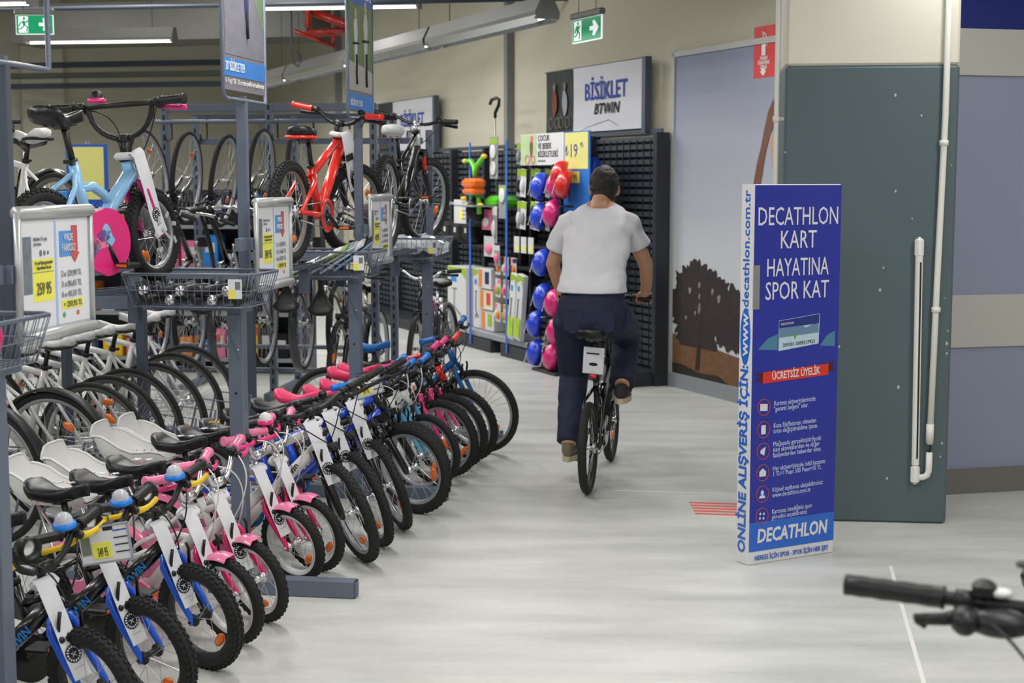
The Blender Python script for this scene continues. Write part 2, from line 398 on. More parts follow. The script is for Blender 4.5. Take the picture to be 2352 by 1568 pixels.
# ------------------------------------------------------------------ mural on the long wall
mu = empty('mural_panel', WP(0, -.002, 0), WANG)
m_sky = mat('printed_sky', srgb(176, 182, 196), .6)
nt = m_sky.node_tree; tc = nt.nodes.new('ShaderNodeTexCoord'); sx = nt.nodes.new('ShaderNodeSeparateXYZ'); mr = nt.nodes.new('ShaderNodeMapRange'); mr.inputs[1].default_value = .9; mr.inputs[2].default_value = 2.7
rp = nt.nodes.new('ShaderNodeValToRGB'); rp.color_ramp.elements[0].color = (*srgb(200, 203, 208), 1); rp.color_ramp.elements[1].color = (*srgb(132, 138, 164), 1)
nt.links.new(tc.outputs['Object'], sx.inputs[0]); nt.links.new(sx.outputs['Z'], mr.inputs[0]); nt.links.new(mr.outputs[0], rp.inputs[0]); nt.links.new(rp.outputs[0], nt.nodes['Principled BSDF'].inputs['Base Color'])
m_frame = plain('pale_aluminium_frame', 176, 178, 176, .4)
obj('printed_panel', MB().box((1.53, -.015, 1.39), (3.06, .03, 2.56)), m_sky, mu)
obj('frame_strip', MB().box((.0, -.02, 1.40), (.05, .05, 2.64)), m_frame, mu)
obj('frame_strip', MB().box((1.53, -.02, 2.69), (3.1, .05, .045)), m_frame, mu)
obj('base_strip', MB().box((1.53, -.025, .055), (3.1, .05, .11)), plain('mural_base_grey', 138, 143, 146, .5), mu)
m_tree = mat('printed_foliage', srgb(46, 36, 36), .7, noise_amt=.5, noise_scale=18)
m_grass = mat('printed_field', srgb(112, 78, 50), .7, noise_amt=.45, noise_scale=14, stretch=(1, 1, 3))
m_dark = mat('printed_shade', srgb(40, 32, 28), .7, noise_amt=.4, noise_scale=9)
random.seed(3)
def blob(cx, cz, rx, rz, n=70, jag=.12):
    out = []
    for k in range(n):
        a = 2*PI*k/n; r = 1+jag*(noise.noise(Vector((math.cos(a)*2.5, math.sin(a)*2.5, cx)))*1.6+random.uniform(-.5, .5))
        out.append((cx+rx*r*math.cos(a), cz+rz*r*math.sin(a)))
    return out
obj('printed_field', MB().prism([(.03, .12), (3., .12), (3., .30), (1.5, .30), (.85, .36), (.03, .44)], 'y', -.034, -.031), m_grass, mu)
obj('printed_shade', MB().prism([(.03, .12), (.9, .12), (.75, .17), (.45, .16), (.2, .2), (.03, .2)], 'y', -.036, -.034), m_dark, mu)
obj('printed_tree', MB().prism([(max(.028, a), max(.36, b)) for a, b in blob(.40, .66, .46, .36, n=110, jag=.2)], 'y', -.037, -.034), m_tree, mu)
obj('printed_tree', MB().prism([(max(.028, a), b) for a, b in blob(.95, .62, .3, .24, jag=.2)], 'y', -.0365, -.034), m_tree, mu)
obj('printed_trunk', MB().prism([(.40, .18), (.46, .18), (.48, .4), (.52, .6), (.46, .6), (.43, .4)], 'y', -.038, -.0365), m_dark, mu)
m_gap = mat('printed_sky_gap', srgb(140, 130, 130), .7)
for k in range(9):
    a = random.uniform(.2, .8); b = random.uniform(.52, .88); r = random.uniform(.008, .024)
    obj('printed_leaf_gap', MB().prism(blob(a, b, r, r*1.3, 9, .3), 'y', -.0385, -.036), m_gap, mu)
m_hair = mat('printed_hair', srgb(118, 76, 58), .6, noise_amt=.35, noise_scale=22, stretch=(3, 1, .6))
obj('printed_hair', MB().prism([(1.50, 2.28), (1.44, 2.26), (1.38, 2.18), (1.33, 2.05), (1.29, 1.92), (1.24, 1.80), (1.20, 1.66), (1.19, 1.55), (1.23, 1.6), (1.25, 1.5), (1.28, 1.62), (1.31, 1.72), (1.35, 1.88), (1.41, 2.02), (1.50, 2.12)], 'y', -.036, -.033), m_hair, mu)
obj('printed_shoulder', MB().prism([(1.40, 1.98), (1.45, 2.0), (1.5, 1.9), (1.5, 1.6), (1.46, 1.7)], 'y', -.0355, -.033), plain('printed_skin', 190, 150, 128, .6), mu)
tag(mu, 'framed wall mural of a sky with a dark leafy tree and brown field', 'mural')

# red extinguisher sign
t = empty('extinguisher_sign', WP(1.20, -.03, 2.425), WANG)
M_RED = plain('sign_red', 214, 40, 36, .45)
obj('sign_panel', MB().box((.12, 0, .185), (.30, .008, .37)), M_RED, t)
mb = MB(); mb.prism([(.075, .16), (.125, .16), (.125, .27), (.112, .29), (.088, .29), (.075, .27)], 'y', -.0065, -.0045)
mb.tube([(.10, -.006, .29), (.10, -.006, .32)], .008, 6).tube([(.08, -.006, .33), (.12, -.006, .315), (.138, -.006, .30), (.145, -.006, .22)], .005, 6)
mb.prism([(.075, .065), (.125, .065), (.125, .045), (.14, .045), (.10, .012), (.06, .045), (.075, .045)], 'y', -.0065, -.0045)
obj('extinguisher_pictogram', mb, M_WPLAST, t)
for k, w in enumerate(('YANGIN', 'SÖNDÜRME', 'CİHAZI')):
    text('sign_lettering', w, .036, M_WPLAST, t, VERT(.105, -.006, .14-k*.032), width=(.10, .15, .09)[k], bold=.001)
tag(t, 'red fire extinguisher sign with white pictogram beside the pillar', 'sign')

# ------------------------------------------------------------------ cycling banners above the wall shelving
M_BANNER = plain('banner_cloth', 206, 206, 212, .8)
m_bph = mat('banner_photo', srgb(52, 58, 56), .8, noise_amt=.5, noise_scale=5)
def banner(label, x0, x1, px0, z0, z1, y):
    t = empty('wall_banner', WP(0, 0, 0), WANG)
    rows = []
    def sheet(a, b, yy, wav):
        rows = []
        for k in range(2):
            for j in range(9):
                pass
        g = [[(a+(b-a)*i/10, yy+wav*math.sin(i*1.3+j*.5)*.5, z0+(z1-z0)*j/6) for i in range(11)] for j in range(7)]
        g2 = [[(p[0], p[1]+.004, p[2]) for p in r] for r in g]
        return MB().grid(g).grid([r[::-1] for r in g2])
    obj('printed_cloth', sheet(x0, x1, y, .010), M_BANNER, t)
    ph = obj('photo_cloth', sheet(px0, x0, y+.03, .008), m_bph, t)
    mb = MB()
    random.seed(11)
    for k in range(2):
        cx = px0+(x0-px0)*(.33+.34*k); zz = z0+.12
        mb.prism([(a, b) for a, b in blob(cx, zz+.16, .05, .12, 14, .2)], 'y', y+.012, y+.015, k)
        mb.prism([(a, b) for a, b in blob(cx, zz+.31, .028, .04, 10, .1)], 'y', y+.010, y+.013, 2)
        for s in (-1, 1): mb.tube([(cx+s*.07+.05*math.cos(q*PI/6), y+.011, zz-.02+.05*math.sin(q*PI/6)) for q in range(12)], .006, 4, True, mi=2)
    obj('printed_riders', mb, [plain('rider_print_red', 120, 62, 52, .8), plain('rider_print_pale', 150, 152, 160, .8), plain('rider_print_grey', 120, 112, 106, .8)], ph)
    for s, a in ((0, px0), (1, x1)): obj('hem_rod', MB().tube([(px0, y+.02, z1+.005), (x1, y+.02, z1+.005)], .006, 6) if s else MB().tube([(px0, y+.02, z0-.005), (x1, y+.02, z0-.005)], .006, 6), M_RACKD, t)
    cx = (x0+x1)/2
    w = text('banner_lettering', 'BİSİKLET', .21, M_BLUEINK, t, VERT(cx-.02, y-.0085, (z0+z1)/2+.055), width=.80, bold=.003)
    text('banner_logo', 'BTWIN', .13, M_INK, t, VERT(cx-.0, y-.0085, z0+.19), width=.49, bold=.0025, shear=.25)
    tag(t, label, 'banner')
banner('white cycling banner beside the mural with a photo of riders and blue lettering', -1.72, -.38, -2.37, 2.115, 2.69, -.10)
banner('white cycling banner farther along the wall, half hidden by a parked bike', -6.76, -5.3, -7.42, 2.03, 2.63, -.10)
o = obj('banner_post', MB().box((-.30, -.12, 2.385), (.06, .06, .62)), M_RACKD, None, WALLM); tag(o, 'dark post at the end of the white cycling banner', 'post')
o = obj('banner_post', MB().box((-5.22, -.12, 2.33), (.06, .06, .61)), M_RACKD, None, WALLM); tag(o, 'dark post at the end of the half hidden banner', 'post')

# ------------------------------------------------------------------ advertising totem
TOTM = T(1.036, 6.355, 0) @ RZ(math.atan2(.488, .873))
tt = empty('advertising_totem', (1.036, 6.355, 0), math.atan2(.488, .873))
TW, TD, TH = .488, .09, 1.665
M_TBLUE = mat('totem_blue', srgb(20, 36, 150), .35, coat=.2, noise_amt=.1, noise_scale=3)
M_TLIGHT = mat('totem_light_blue', srgb(28, 96, 196), .35, coat=.2)
M_TWHITE = plain('totem_white', 214, 214, 216, .45)
obj('box_body', MB().bbox((TW/2, TD/2, TH/2), (TW, TD, TH), .004), M_TWHITE, tt)
obj('blue_panel', MB().box((TW/2, -.001, TH*.556), (TW-.006, .002, TH*.884)), M_TBLUE, tt)
obj('light_blue_band', MB().box((TW/2, -.0012, TH*.075), (TW-.006, .002, TH*.078)), M_TLIGHT, tt)
def tz(f): return TH*(1-f)
def tline(s, size, f, w, m=M_TWHITE, bold=.0, x=TW/2, shear=0.): text('panel_lettering', s, size, m, tt, VERT(x, -.003, tz(f)), width=w, bold=bold, shear=shear)
tline('DECATHLON', .112, .085, .445, bold=.0)
tline('KART', .112, .146, .20, bold=.0)
tline('HAYATINA', .112, .218, .345, bold=.0)
tline('SPOR KAT', .112, .279, .355, bold=.0)
tline('DECATHLON', .085, .9255, .40, bold=.0025, shear=.12)
tline('HERKES İÇİN SPOR - SPOR İÇİN HER ŞEY', .030, .983, .42, M_TLIGHT, .0003)
# card picture
card = obj('card_picture', MB().prism([(.145, tz(.435)), (.37, tz(.422)), (.375, tz(.345)), (.37, tz(.342)), (.145, tz(.355))], 'y', -.0035, -.002), plain('card_pale_blue', 176, 200, 214, .5), tt)
obj('card_sky', MB().prism([(.146, tz(.375)), (.37, tz(.368)), (.371, tz(.343)), (.146, tz(.356))], 'y', -.0042, -.0035), plain('card_navy', 22, 40, 120, .5), card)
random.seed(5)
obj('card_mountain', MB().prism([(.147, tz(.40))]+[(.147+k*.0245, tz(.378-.012*random.random())) for k in range(10)]+[(.37, tz(.392))], 'y', -.0041, -.0036), plain('card_slate', 96, 128, 160, .5), card)
obj('card_skier', MB().prism(blob(.235, tz(.398), .007, .014, 10, .2), 'y', -.0046, -.0041), plain('card_green', 96, 160, 40, .5), card)
text('card_number', '209301 0309317923', .022, M_INK, card, VERT(.258, -.0042, tz(.418)) @ RZ(R(3)), width=.18)
text('card_logo', 'DECATHLON', .014, M_TWHITE, card, VERT(.19, -.0046, tz(.364)) @ RZ(R(3)), width=.07)
for sx, a, b in ((-1, .03, .14), (1, .378, .465)):
    obj('card_reflection', MB().prism([(a, tz(.428)), (b, tz(.432)), (b, tz(.39)), ((a+b)/2, tz(.40))], 'y', -.003, -.0015), plain('card_teal', 70, 120, 150, .5), tt)
# ribbon
M_RIB = plain('ribbon_red', 206, 44, 34, .5); M_RIBD = plain('ribbon_dark', 70, 14, 14, .5)
for pts in ([(.02, tz(.512)), (.10, tz(.515)), (.10, tz(.492)), (.02, tz(.489)), (.04, tz(.50))], [(.468, tz(.498)), (.40, tz(.502)), (.40, tz(.478)), (.468, tz(.474)), (.45, tz(.486))]):
    obj('ribbon_tail', MB().prism(pts, 'y', -.0035, -.002), M_RIBD, tt)
obj('ribbon', MB().prism([(.06, tz(.518)), (.43, tz(.508)), (.43, tz(.478)), (.06, tz(.488))], 'y', -.0045, -.0036), M_RIB, tt)
text('ribbon_lettering', 'ÜCRETSİZ ÜYELİK', .046, M_TWHITE, tt, VERT(.245, -.0052, tz(.498)) @ RZ(R(2)), width=.27, bold=.0006)
LST = (('Kartınız alışverişlerinizde\n"garanti belgesi" olur.', .581), ('Kasa fişi/faturası olmadan\nürün değiştirebilme şansı.', .640), ('Mağazada gerçekleştirilecek\ntüm aktivitelerden ve diğer\nfaaliyetlerden haberdar olun.', .697), ('Her alışverişinizde ödül kazanın:\n1 TL=1 Puan 500 Puan=10 TL', .755), ('Kişisel sayfanıza ulaşabilirsiniz:\nwww.decathlon.com.tr', .812), ('Kartınıza istediğiniz spor\ngörselini seçebilirsiniz', .871))
M_RING = plain('icon_ring', 176, 70, 60, .5)
for k, (s, f) in enumerate(LST):
    text('list_lettering', s, .030, plain('list_white', 190, 198, 224, .6), tt, VERT(.125, -.003, tz(f)) @ RZ(R(1.5)), width=(.235, .25, .275, .30, .29, .23)[k], align='LEFT', line=.82)
    rg = obj('icon_ring', MB().tube([(.07+.034*math.cos(q*PI/12), -.003, tz(f)+.036*math.sin(q*PI/12)) for q in range(24)], .0022, 5, True), M_RING, tt)
    mb = MB(); z = tz(f); x = .07
    if k == 0: mb.prism([(x-.02, z-.014), (x+.02, z-.017), (x+.02, z+.014), (x-.02, z+.017)], 'y', -.0035, -.002)
    elif k == 1: mb.prism([(x-.012, z-.02), (x+.012, z-.02), (x+.012, z+.02), (x-.012, z+.02)], 'y', -.0035, -.002)
    elif k == 2: mb.prism([(x-.016, z-.008), (x+.006, z-.02), (x+.014, z+.018), (x-.012, z+.006)], 'y', -.0035, -.002)
    elif k == 3: mb.prism([(x-.018, z-.016), (x+.018, z-.016), (x+.018, z+.006), (x, z+.02), (x-.018, z+.006)], 'y', -.0035, -.002)
    elif k == 4:
        mb.prism([(x-.018, z-.018), (x+.018, z-.018), (x+.012, z-.006), (x-.012, z-.006)], 'y', -.0035, -.002); mb.ball((x, -.003, z+.006), (.009, .001, .012), 10, 6)
    else:
        for a in range(4): mb.ball((x+.014*math.cos(a*PI/2+.7), -.003, z+.014*math.sin(a*PI/2+.7)), (.006, .001, .006), 8, 4)
    obj('icon', mb, M_TWHITE, rg)
# narrow white side: writing that reads upwards
SIDEM = lambda z: T(-.002, TD/2, z) @ RZ(-PI/2) @ RX(PI/2) @ RZ(PI/2)
el = [(TD/2+.034*math.cos(q*PI/12), tz(.395)+.125*math.sin(q*PI/12)) for q in range(24)]
obj('side_oval', MB().prism(el, 'x', -.0015, .0), M_TLIGHT, tt)
text('side_lettering', 'www', .07, M_TWHITE, tt, SIDEM(tz(.39)) @ T(0, 0, .001), width=.19, bold=.001)
text('side_lettering', '.decathlon.com.tr', .062, M_TLIGHT, tt, SIDEM(tz(.172)), width=.52, bold=.0004)
text('side_lettering', 'ONLİNE ALIŞVERİŞ İÇİN:', .072, M_TLIGHT, tt, SIDEM(tz(.72)), width=.83, bold=.0018)
obj('tape_patch', MB().box((.017, -.003, tz(.265)), (.034, .003, .19)), plain('silver_tape', 130, 130, 128, .3), tt)
tag(tt, 'tall blue and white advertising totem standing in front of the grey pillar', 'totem')
# ------------------------------------------------------------------ bicycles
YAX = RX(PI/2).to_3x3()          # lathe axis Z -> Y
_BC = {}
def cached(key, fn):
    if key not in _BC: _BC[key] = fn()
    return _BC[key]

def m_wheel(Rw, t, rimw, nsp, knob, deep):
    Rr = Rw-1.75*t
    rim = MB().lathe([(Rr, -rimw/2), (Rr+.006, -rimw/2), (Rr+.008, rimw/2), (Rr, rimw/2), (Rr-deep, rimw*.28), (Rr-deep, -rimw*.28)], 40, M=YAX, loop=True)
    tire = MB(); n = 44; pr = [(Rw-t+t*math.cos(q*2*PI/9), t*1.0*math.sin(q*2*PI/9)) for q in range(9)]
    tire.lathe(pr, n, M=YAX, loop=True)
    if knob:
        nk = int(2*PI*Rw/(t*(.95 if knob == 2 else 1.3)))
        for k in range(nk):
            for j, sy in enumerate((-.75, -.3, .3, .75) if knob == 2 else (-.55, .0, .55)):
                a = (k+.5*(j % 2))*2*PI/nk; ph = sy*1.05; rr = Rw-t+t*math.cos(ph); yy = t*math.sin(ph)
                M = RY(-a).to_3x3() @ RZ(ph).to_3x3()
                c = Vector((rr*math.cos(a), yy, rr*math.sin(a))); h = .16 if knob == 2 else .09
                tire.box(c, (t*h*2, t*.36, t*.48), M)
    sp = MB(); hubw = .028
    for k in range(nsp):
        a = k*2*PI/nsp; s = 1 if k % 2 else -1; a2 = a+(.5 if (k//2) % 2 else -.5)
        sp.tube([(.02*math.cos(a2), s*hubw, .02*math.sin(a2)), ((Rr-deep+.002)*math.cos(a), s*.002, (Rr-deep+.002)*math.sin(a))], .0013, 3, cap=False)
    hub = MB().lathe([(0, -.055), (.006, -.055), (.006, -.036), (.022, -.034), (.022, -.026), (.012, -.022), (.012, .022), (.022, .026), (.022, .034), (.006, .036), (.006, .055), (0, .055)], 14, M=YAX)
    return rim.mesh('rim'), tire.mesh('tire'), sp.mesh('spokes'), hub.mesh('hub')
def m_reflector(Rw, t):
    r = Rw*.56; L = min(.036, Rw*.17)
    return MB().ball((r, 0, 0), (L*.55, .012, L), 12, 7).mesh('reflector')
def m_saddle(L, W):
    rows = []; N = 12
    for k in range(N+1):
        u = k/N; x = -L*.5+L*u
        w = W*.5*(1-.82*max(0, min(1, (u-.18)/.5))**.8) if u > .18 else W*.5*math.sqrt(max(.04, 1-((.18-u)/.2)**2))
        if u > .93: w *= math.sqrt(max(.06, 1-((u-.93)/.075)**2))
        hz = .012*math.cos(u*PI*2)+(.012 if u < .1 else 0); th = .032 if u < .5 else .032-.010*(u-.5)
        row = []
        for q in range(14):
            a = 2*PI*q/14; ca, sa = math.cos(a), math.sin(a)
            row.append((x, w*(abs(ca)**.7)*(1 if ca > 0 else -1), hz+(th*.62*(abs(sa)**.8) if sa > 0 else -th*abs(sa)**.6)))
        rows.append(row)
    return MB().rings(rows).mesh('saddle')

def bike_parts(S):
    """list of (name, mesh, material, parent index or None, location, steered, roty)"""
    P = []
    def put(name, me, m, par=None, loc=(0, 0, 0), st=False, ry=0.):
        if isinstance(me, MB): me = me.mesh(name)
        P.append((name, me, m, par, loc, st, ry)); return len(P)-1
    Rw, t = S['R'], S['t']; wb = S['wb']; ha = R(S.get('ha', 69)); fo = S.get('fo', .035)
    A = Vector((0, 0, Rw)); B = Vector((-wb, 0, Rw)); s = Vector((-math.cos(ha), 0, math.sin(ha))); fw = Vector((math.sin(ha), 0, math.cos(ha)))
    fl = S.get('fl', Rw+.05); C = A-fw*fo+s*fl; hl = S.get('hl', .11); Ht = C+s*hl
    Bc = Ht+s*S.get('stem', .05)+fw*S.get('reach', .03)
    BB = Vector((-wb*S.get('bbx', .57), 0, S.get('bbz', Rw*.9))); sa = R(72); sd = Vector((-math.cos(sa), 0, math.sin(sa)))
    St = BB+sd*S.get('st', .2); Sd = BB+sd*S.get('sh', .35)
    fm, km = S['frame'], S['fork']; tr = S.get('tr', .017); fat = S.get('dt', tr*1.25)
    # --- frame
    f = MB(); f.tube([C-s*.004, Ht+s*.004], tr*1.25, 12)
    style = S.get('style', 'diamond')
    f.tube([BB, St+sd*.02], tr, 10)
    f.tube([BB+Vector((0, -.035, 0)), BB+Vector((0, .035, 0))], .022, 12)
    if style == 'diamond':
        f.tube([Ht-s*.02, St-sd*.015], tr, 10); f.tube([C+s*.025, BB], fat, 12)
    elif style == 'kid':
        m1 = C+s*.04
        f.tube([m1, m1.lerp(BB, .5)+Vector((0, 0, .012)), BB], fat*1.25, 12)
        mid = m1.lerp(BB, .5); e_ = BB+sd*S.get('st', .2)*.72; f.tube([mid, mid.lerp(e_, .25)+Vector((.0, 0, .03)), mid.lerp(e_, .6)+Vector((0, 0, .035)), e_], tr*.95, 10)
    elif style == 'fold':
        hj = C+s*.06; f.tube([hj, BB+sd*.12], fat*1.5, 12); f.tube([hj-s*.03, BB+Vector((.02, 0, .03))], tr, 10)
        f.tube([hj.lerp(BB+sd*.12, .5)+Vector((0, 0, -.035)), hj.lerp(BB+sd*.12, .5)+Vector((0, 0, .035))], .026, 10)
    elif style == 'city':
        m1 = C+s*.03; f.tube([m1, m1.lerp(BB, .5)+Vector((0, 0, -.03)), BB], fat, 12); f.tube([Ht-s*.02, Ht.lerp(St, .45)+Vector((0, 0, -.12)), St-sd*.16], tr, 10)
    hs = max(t+.012, .05)
    for y in (-1, 1):
        f.tube([BB+Vector((-.01, y*.03, 0)), BB.lerp(B, .25)+Vector((0, y*hs, 0)), B+Vector((0, y*.06, 0))], tr*.62, 8)
        f.tube([St-sd*.02, St.lerp(B, .3)+Vector((0, y*hs, 0)), B+Vector((0, y*.06, 0))], tr*.52, 8)
    fi = put('frame', f, fm)
    if S.get('decal'):
        col, body = S['decal']; p = (C+s*.03).lerp(BB, .42); d = (C+s*.03-BB).normalized(); ang = math.atan2(d.z, d.x)
        def mk():
            to = text('frame_lettering', body, fat*1.8, col, None, Matrix(), bold=.0006); me = to.data; bpy.data.objects.remove(to); return me
        _FM = cached(('txt', body, fat, col.name), mk)
        P.append(('frame_lettering', _FM, col, fi, ('M', T(p.x, -fat*1.27, p.z) @ RY(-ang) @ RX(PI/2)), False, 0.))
        P.append(('frame_lettering', _FM, col, fi, ('M', T(p.x, fat*1.27, p.z) @ RY(-ang) @ RZ(PI) @ RX(PI/2)), False, 0.))
    if S.get('headmat'):
        put('head_tube_sleeve', MB().tube([C+s*.012, Ht-s*.008], tr*1.4, 14), S['headmat'], fi)
        put('head_badge', MB().ball((C+Ht)/2+fw*tr*1.35, (.004, .013, .018), 10, 6), M_INK, fi)
    for q_ in ([C-s*.012, C+s*.004], [Ht-s*.004, Ht+s*.014]): put('headset_cup', MB().tube(q_, tr*1.5, 12), M_BLACK if not S.get('chrome') else M_CHROME, fi)
    # --- fork
    k = MB(); w = max(t+.018, .04)
    if S.get('susp'):
        k.tube([C-s*.01, C+s*.01], .02, 10); k.box(C-s*.012, (.05, 2*w+.04, .035), RY(-(PI/2-ha)).to_3x3())
        for y in (-1, 1):
            k.tube([C+Vector((0, y*w, 0))-s*.005, C+Vector((0, y*w, 0))-s*fl*.42], .013, 10, mi=1)
            k.tube([C+Vector((0, y*w, 0))-s*fl*.38, C+Vector((0, y*w, 0))-s*fl*.45, A+Vector((0, y*w, 0))+s*.01, A+Vector((0, y*w, -.012))], [.02, .021, .018, .014], 10)
        k.tube([C+Vector((-.02, -w, 0))-s*fl*.38, C+Vector((.02, 0, 0))-s*fl*.18, C+Vector((-.02, w, 0))-s*fl*.38], .009, 8)
    else:
        for y in (-1, 1):
            k.tube([C, C+Vector((.004, y*w*.62, -.002)), C+Vector((.002, y*w, 0))-s*.035, C.lerp(A, .55)+Vector((-.006, y*w, 0)), A+Vector((.0, y*w, .012)), A+Vector((0, y*w, -.012))], [tr*.85, tr*.9, tr*.85, tr*.75, tr*.6, tr*.5], 10)
        k.tube([C-s*.012, C+s*.02], tr*1.05, 10)
    ki = put('fork', k, [km, S.get('stanch', M_CHROME)], st=True)
    if S.get('brake', True):
        for y in (-1, 1):
            b = MB(); q = C.lerp(A, .22)+Vector((.018, y*w, 0))
            b.tube([q, q+Vector((.012, -y*.004, .06)), q+Vector((.012, -y*.012, .085))], .006, 6).box(q+Vector((.004, -y*.018, 0)), (.05, .01, .012)).ball(q+Vector((.014, 0, 0)), .012, 8, 5)
            put('brake_arm', b, S.get('brakemat', M_BLACK), ki)
    if S.get('guard_front'):
        g = MB(); rows = []
        for q in range(9):
            a = R(S.get('gf0', 78)+q*S.get('gfs', 6)); rr = Rw+.012
            rows.append([(rr*math.cos(a)*.98, yy*(t+.014), Rw+rr*math.sin(a)-(.014 if abs(yy) > .9 else 0)) for yy in (-1, -.6, 0, .6, 1)])
        g.grid(rows); g.grid([[(p[0], p[1], p[2]-.002) for p in r[::-1]] for r in rows]); put('mudguard', g, S['guard_front'], ki)
    if S.get('guard_rear'):
        g = MB(); rows = []
        for q in range(17):
            a = R(20+q*10); rr = Rw+.016
            rows.append([(-wb-rr*math.cos(a), yy*(t+.012), Rw+rr*math.sin(a)-(.012 if abs(yy) > .9 else 0)) for yy in (-1, -.6, 0, .6, 1)])
        g.grid(rows); g.grid([[(p[0], p[1], p[2]-.002) for p in r[::-1]] for r in rows]); put('mudguard', g, S['guard_rear'], fi)
    # --- wheels
    rim, tire, sp, hub = cached(('w', Rw, t, S.get('knob', 0), S.get('nsp', 20), S.get('rimw', .028), S.get('deep', .012)), lambda: m_wheel(Rw, t, S.get('rimw', .028), S.get('nsp', 20), S.get('knob', 0), S.get('deep', .012)))
    ref = cached(('ref', Rw), lambda: m_reflector(Rw, t))
    def pm(me, m):      # one copy of a shared mesh per material
        key = (me.name, m.name)
        def mk():
            c = me.copy(); c.materials.clear(); c.materials.append(m); return c
        return cached(key, mk)
    for nm, c, stf, ph in (('front_wheel', A, True, S.get('ph', .5)), ('rear_wheel', B, False, S.get('ph', .5)+1.9)):
        wi = put(nm, pm(rim, S.get('rim', M_ALU)), S.get('rim', M_ALU), None, tuple(c), stf, ph)
        put('tire', pm(tire, M_RUBBER), M_RUBBER, wi); put('spokes', pm(sp, S.get('spoke', M_SPOKE)), S.get('spoke', M_SPOKE), wi); put('hub', pm(hub, S.get('hubm', M_CHROME)), S.get('hubm', M_CHROME), wi)
        put('reflector', pm(ref, M_AMBER), M_AMBER, wi)
        if S.get('disc') and nm == 'front_wheel':
            put('wheel_disc', MB().lathe([(0, -.062), (Rw*.62, -.058), (Rw*.64, -.055), (Rw*.62, -.052), (0, -.056)], 28, M=YAX), plain('grey_disc', 92, 92, 94, .4), wi)
            dm = MB()
            for q in range(7):
                a = q*2*PI/7; dm.box((Rw*.42*math.cos(a), -.063, Rw*.38*math.sin(a)), (Rw*.16, .002, Rw*.09), RY(-a+.6).to_3x3())
            dm.box((0, -.063, 0), (.012, .003, .07)); put('disc_lettering', dm, plain('pale_grey_print', 190, 190, 190, .5), wi)
    # --- handlebar
    bt = S.get('bar', 'riser'); hw = S.get('hw', .28); rise = S.get('rise', .05); br = .011; bm = S.get('barm', M_BLACK); back = S.get('back', .04)
    h = MB(); nseg = 7
    def half(y):
        if bt == 'flat': return [(0, 0, 0), (0, y*.1, .004), (-back*.4, y*hw*.6, .008), (-back, y*hw, .012)]
        if bt == 'bmx':
            pts = []
            for q in range(8):
                a = q/7*PI/2; pts.append((-.01*q/7, y*(.005+hw*.46*math.sin(a)), rise*(1-math.cos(a))))
            return pts+[(-.015, y*hw*.5, rise*1.01), (-back, y*hw, rise*1.02)]
        return [(0, 0, 0), (0, y*hw*.18, .0), (0, y*hw*.30, rise*.25), (-.004, y*hw*.47, rise*.85), (-.01, y*hw*.58, rise), (-back, y*hw, rise+.01)]
    for y in (-1, 1):
        pts = [Bc+Vector(p) for p in half(y)]; h.tube(pts, br, 10)
    if bt == 'bmx': h.tube([Bc+Vector((-.015, -hw*.55, rise)), Bc+Vector((-.015, hw*.55, rise))], br, 10)
    hi = put('handlebar', h, bm, st=True)
    st_ = MB().tube([Ht, Ht+s*(S.get('stem', .05)-.005)], .014, 10).tube([Ht+s*(S.get('stem', .05)-.008), Bc], [.016, .015], 10).tube([Bc+Vector((0, -.024, 0)), Bc+Vector((0, .024, 0))], .0175, 12)
    put('stem', st_, S.get('stemm', bm), hi)
    gm = S.get('grip', M_BLACK); gl = S.get('gl', .11)
    for y in (-1, 1):
        e = [Bc+Vector(p) for p in half(y)]; d = (e[-1]-e[-2]).normalized(); end = e[-1]+d*.004; sg = end-d*gl
        g = MB(); n = 8; g.tube([sg-d*.0, sg+d*.001, sg+d*.006, sg+d*.007]+[sg+d*(.007+(gl-.016)*q/n) for q in range(1, n+1)]+[end-d*.008, end-d*.001, end], [.015, .021 if S.get('flange', True) else .018, .021 if S.get('flange', True) else .018, .0165]+[.0158+.0012*(q % 2) for q in range(1, n+1)]+[.021 if S.get('flange', True) else .0165, .021 if S.get('flange', True) else .0165, .012], 12)
        put('grip', g, gm, hi)
        if S.get('levers', True):
            lm = S.get('lever', M_BLACK); cp = sg-d*.028
            bc_ = S.get('ctl', 1.)
            put('lever_clamp', MB().tube([cp-d*.012, cp+d*.014], .0165, 12).ball(cp+Vector((.024*bc_, 0, -.012*bc_)), (.020*bc_, .014*bc_, .014*bc_), 10, 6), M_BLACK, hi)
            if bc_ > 1:
                put('shift_pod', MB().ball(cp-d*.05+Vector((.024, 0, -.02)), (.03, .05, .022), 12, 7).tube([cp-d*.09+Vector((.03, 0, -.02)), cp-d*.12+Vector((.034, 0, -.022))], .007, 8), M_BLACK, hi)
                put('gear_window', MB().ball(cp-d*.05+Vector((.0, 0, .018)), (.014, .02, .008), 10, 6), M_WPLAST, hi)
                if y == -1: put('remote_lever', MB().tube([cp-d*.10, cp-d*.13], .02, 10).bbox(cp-d*.115+Vector((0, 0, .04)), (.03, .02, .05), .006).bbox(cp-d*.095+Vector((0, 0, .066)), (.02, .05, .008), .003), M_BLACK, hi)
            l = MB(); l0 = cp+Vector((.032, 0, -.014)); l.tube([l0, l0+d*.03+Vector((.012, 0, -.006)), l0+d*.07+Vector((.012, 0, -.012)), l0+d*(.07+gl*S.get('ll', .45))+Vector((.004, 0, -.016))], [.009, .0075, .0065, .008], 8, flat=1.4); put('brake_lever', l, lm, hi)
            cb = MB(); c0 = cp+Vector((.036, -y*.014, -.012)); e1 = (C+fw*.014+Vector((0, .035, 0))) if y < 0 else BB.lerp(C, .8)+Vector((0, .02, 0))
